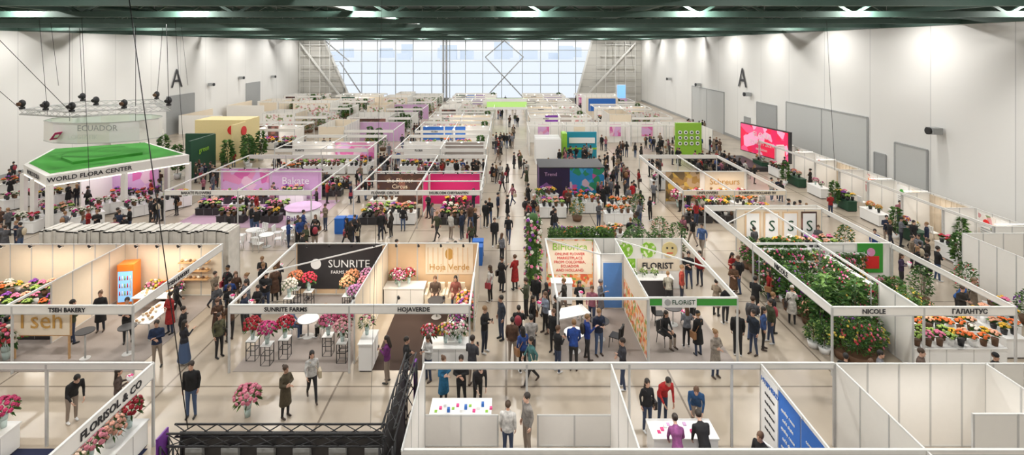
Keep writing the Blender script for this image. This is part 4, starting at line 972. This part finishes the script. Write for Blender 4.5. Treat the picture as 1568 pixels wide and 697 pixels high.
def farbooth(x0, x1, y0, y1, dens=1.):
    if R.random() < .3: return storeblock(x0, x1, y0, y1)
    b, e = booth(); fascia(b, x0, y0, x1, y0, posts=(x1-x0)/2, bh=.28); fascia(b, x0, y1, x1, y1, posts=(x1-x0)/2, bh=.28); rail(b, x0, y0, x0, y1); rail(b, x1, y0, x1, y1); xm = (x0+x1)/2; ym = (y0+y1)/2; rail(b, xm, y0, xm, y1)
    if R.random() < .5: rail(b, x0, (y0+ym)/2, x1, (y0+ym)/2)
    wall(b, x0+.1, ym, x1-.1, ym)
    n = R.choice([2, 3, 4])
    for k in range(n):
        xa = x0+.3+(x1-x0-.6)*k/n; poster(b, xa+.08, xa+(x1-x0-.6)/n-.08, ym-.02, R.choice([.2, .8]), 2.4, R.choice(PANM))
    wall(b, xm, ym-2.2, xm, ym-.05)
    text(R.choice(['FLORA', 'ROSES', 'FLOWERS', 'PLANTS', 'GARDEN']), .24, (xm-2, y0-.04, 2.36), 0, parent=e)
    for k in range(5): x = x0+(x1-x0)*(k+.5)/5; b.cyl((x, ym-.4, 2.5), (x, ym-.42, 2.46), .07, .07, GLOW, 6)
    done(b, e)
    if R.random() < .5: blight(e, xm, ym-1.5, 3, 1.5, 90, col=(1, .92, .82))
    x = x0+1.3
    while x < x1-1:
        if y0 < 75 or R.random() < .6: tbl_fl(x, ym-1.2, 0, R.choice([TB_W, TB_D]))
        if y0 < 80: tbl_fl(x, y0+.8, 0, R.choice([TB_D, TB_W])); tbl_fl(x, ym+1.2, 0, TB_D)
        x += 2.1
    if R.random() < .6: inst(SHR[3], 'potted_tree', x1-.8, ym+2.4, 0, 0, 1.1); occ.append((x1-.8, ym+2.4, .4))
for y0, y1 in ((47.5, 55), (58, 65), (68.5, 75), (78.5, 85), (88.5, 95), (99, 105)):
    for x0, x1 in ((-10.4, -1.9), (-21.6, -12.9)):
        farbooth(x0, x1, y0, y1)
    if y0 > 56: farbooth(-33.5, -24.5, y0+1, y1)
    if y0 > 66: farbooth(3.2, 11.5, y0, y1); farbooth(14, 22.5, y0, y1)
    if y0 > 84: farbooth(-43.5, -36, y0, y1)
b = MB()
for y in (58, 70, 82): 
    b.box(-45, -39, y, y+.1, 0, 2.6, WHITE); b.box(-45, -44.9, y+.1, y+8, 0, 2.6, CREAM); segs.append((-45, y, -39, y))
b.obj('partition_wall')
b = MB(); b.box(21, 22.5, 96, 96.3, 0, 4.8, SCREEN); b.box(20.9, 22.6, 96.3, 96.5, 0, 4.9, WHITE); b.obj('blue_banner_tower')
for x, y in ((-39, 45), (-40.5, 42), (-38.5, 48), (-39.5, 38)): tbl_fl(x, y, 10, TB_W)
# left cafe
for x, y in ((-15.6, 31.4), (-14.4, 30.6), (-16.5, 30.0), (-13.6, 31.8)):
    F(T_W, 'round_table', x, y, 0, 0, .45)
    for k in range(3):
        a = k*2.1+x; F(CH_W, 'cafe_chair', x+.68*math.cos(a), y+.68*math.sin(a), math.degrees(a)-90, 0, .15)
F(BIN, 'wheeled_waste_bin', -10.7, 32.9); F(BIN, 'wheeled_waste_bin', -10, 33.0); F(BIN, 'wheeled_waste_bin', -1.6, 28.2); F(BIN, 'wheeled_waste_bin', -1.6, 29)
# stage audience chairs
for r in range(6):
    for c in range(6):
        x = 18.6+c*.75; y = 46.6+r*1.15
        inst(CH_B, 'event_chair', x, y, 0, math.radians(110))
        if R.random() < .8: put(R.choice(['seated_man', 'seated_woman']), x, y, 110)
        else: occ.append((x, y, .3))

# ------------------------------------------------------------ individually placed people
W_ = (.62, .61, .59)
for a in [('standing_man', -10.2, 16.5, 10, K, 0), ('standing_woman', -7.15, 16.5, 60, (.09, .07, .04), 2), ('walking_woman', -6.6, 17.3, 30, W_, 0), ('standing_woman', -11.1, 19.7, 60, (.09, .09, .045), 0),
    ('woman_in_long_skirt', -12.2, 19.3, 150, (.02, .02, .03), 0), ('standing_man', -13.1, 19.1, 20, (.015, .03, .08), 1), ('standing_man', -12.75, 20.1, 100, K, 0), ('standing_man', -15.4, 20.7, 30, K, 1),
    ('standing_woman', -4.25, 18.2, -100, (.17, .03, .17), 1), ('standing_man', -3.55, 18.1, 100, K, 1), ('standing_woman', -2.1, 17.1, 40, (.02, .15, .3), 2), ('standing_man', -1.5, 17.0, 0, K, 1), ('leaning_man', -.95, 17., 20, K, 0),
    ('standing_man', .05, 14.8, 170, W_, 0), ('standing_man', .62, 15.0, -60, (.27, .25, .23), 0), ('walking_woman', .9, 18.1, -70, (.07, .2, .2), 0), ('standing_woman', -.75, 24., -120, W_, 0), ('standing_man', -.85, 20., 60, K, 2),
    ('standing_man', -.2, 20.9, -60, (.03, .04, .06), 0), ('standing_man', .5, 20.3, 170, K, 3), ('walking_man', .95, 19.4, 180, (.4, .38, .36), 0), ('standing_woman', 1.1, 21.1, 60, K, 0), ('standing_woman', 1.65, 21.4, -60, (.28, .32, .4), 3),
    ('standing_man', 1.9, 18.8, 120, K, 2), ('leaning_man', 2.5, 18.9, 170, (.01, .05, .25), 0), ('standing_man', 3.1, 19.5, 100, (.01, .04, .25), 3), ('standing_man', -.7, 30.6, 10, K, 0), ('walking_man', .15, 31.2, -10, K, 0),
    ('standing_man', 4.1, 17.9, -90, (.03, .03, .04), 1), ('leaning_man', 5.0, 16.3, 10, (.5, .02, .02), 0), ('standing_woman', 4.4, 15.9, 10, K, 0), ('leaning_man', 5.95, 15.95, -20, (.02, .08, .2), 0), ('leaning_woman', 4.75, 14.1, 175, (.3, .08, .25), 0), ('leaning_man', 5.5, 14.1, 185, K, 0),
    ('seated_man', 7.1, 14.1, -60, K, 0), ('standing_woman', 7.6, 18.5, 20, (.3, .26, .22), 2), ('standing_man', 9.0, 19.8, 160, K, 0), ('standing_man', 9.65, 19.9, -60, (.02, .03, .05), 3), ('standing_woman', 10.2, 20.2, 60, (.04, .09, .26), 0),
    ('standing_man', 11.2, 21.4, 90, K, 0), ('standing_woman', 12.4, 22.1, 150, (.66, .63, .58), 4), ('standing_man', 11.1, 22.7, 130, K, 1), ('standing_woman', 10.9, 24.4, -30, (.12, .06, .03), 2), ('standing_man', 8.2, 23.8, 60, (.4, .05, .03), 0), ('leaning_woman', 7.5, 23.5, 170, (.25, .23, .18), 0),
    ('walking_man', 11.3, 29.4, -40, (.08, .15, .35), 0), ('standing_man', 9.5, 38.5, 20, (.5, .01, .02), 0), ('standing_woman', 19.7, 25.4, 40, (.05, .03, .08), 3), ('walking_woman', 21.4, 26.5, 30, K, 0), ('standing_man', 22.1, 26.1, 80, K, 1), ('leaning_man', 20.0, 22.6, 60, (.02, .1, .34), 0),
    ('standing_man', -16.5, 33, 100, K, 3), ('standing_man', -17.2, 31.6, -60, K, 0), ('leaning_man', -13.9, 16.3, 60, K, 0), ('standing_woman', -12.5, 16.4, 120, (.1, .07, .06), 3), ('standing_woman', -2.8, 18.3, -40, W_, 1), ('standing_man', -1.2, 18.0, 150, (.05, .05, .06), 2),
    ('standing_man', 14, 17.2, 40, (.15, .1, .08), 1), ('standing_woman', 16.5, 17.2, 20, K, 4), ('standing_man', 11.4, 17.1, 140, K, 0), ('standing_woman', 12.1, 16.9, -60, (.03, .03, .04), 1), ('standing_man', 12.7, 17.3, 60, (.2, .2, .22), 1)]:
    put(a[0], a[1], a[2], a[3], a[4], a[5], .012 if (a[0] == 'seated_man') else 0)
for z in [(-13.4, -10.6, 20.6, 25, 17), (-13.2, -10.4, 25.5, 33, 7), (-1.1, 1.5, 19.2, 23, 4), (-.6, 1.5, 23, 29, 3), (1.6, 4.2, 19.4, 22.6, 8), (-1.4, 2.2, 33, 46, 16), (-1.6, 2.3, 46, 80, 26), (-1.6, 2.3, 80, 108, 12), (-12, -1.8, 29.5, 33.4, 19), (-6, -1.8, 26, 29, 4),
    (2.6, 11.4, 29, 33.4, 8), (9, 11.6, 19.2, 33, 8), (2.4, 11.4, 33.8, 39, 12), (8, 11.6, 39, 46, 14), (3, 18, 45.5, 54, 46), (10, 24, 55, 61, 30), (19, 25, 27, 46, 20), (19, 22.5, 19.4, 26, 4), (-30, -14.5, 28.8, 33, 14), (-24.4, -22.8, 33, 46, 8), (-36, -24, 31.5, 45, 44), (-45, -36.5, 34, 52, 26), (-12.7, -10.6, 33, 60, 16),
    (-22.4, -13, 33.9, 44.6, 14), (-10, -1.9, 33.9, 47, 26), (11.9, 18.4, 34, 44.5, 14), (-36, -2, 45, 58, 40), (-36, -2, 58, 80, 44), (-40, -2, 80, 110, 22), (2.8, 28, 64.5, 80, 20), (2.8, 28, 80, 110, 12), (12.2, 18.4, 19, 30, 5), (-18, -13.8, 19, 24, 4), (-26, -18.8, 19, 21, 4), (25.8, 27.4, 27.4, 51, 8), (2, 8.5, 26.2, 28.6, 3), (5.6, 8.5, 19.6, 23.6, 2)]:
    crowd(*z)

# ------------------------------------------------------------ world + camera
w = bpy.data.worlds.new('hazy_sky'); scene.world = w; w.use_nodes = True
n = w.node_tree.nodes; l = w.node_tree.links; bg = n['Background']
tc = n.new('ShaderNodeTexCoord'); sp = n.new('ShaderNodeSeparateXYZ'); r = n.new('ShaderNodeValToRGB')
r.color_ramp.elements[0].color = (.95, .97, 1, 1); r.color_ramp.elements[1].color = (.8, .88, 1, 1)
l.new(tc.outputs['Generated'], sp.inputs[0]); l.new(sp.outputs[2], r.inputs[0]); l.new(r.outputs[0], bg.inputs[0]); bg.inputs[1].default_value = 1.15
cd = bpy.data.cameras.new('camera'); cam = bpy.data.objects.new('camera', cd); COL.objects.link(cam)
cam.location = (0, 0, 12); cam.rotation_euler = (math.pi/2, 0, 0)
cd.lens = 36*780/1568; cd.sensor_width = 36; cd.shift_x = .0057; cd.shift_y = -.1763; cd.clip_end = 3000; cd.clip_start = .1
scene.camera = cam
print('OBJ', len(bpy.data.objects))
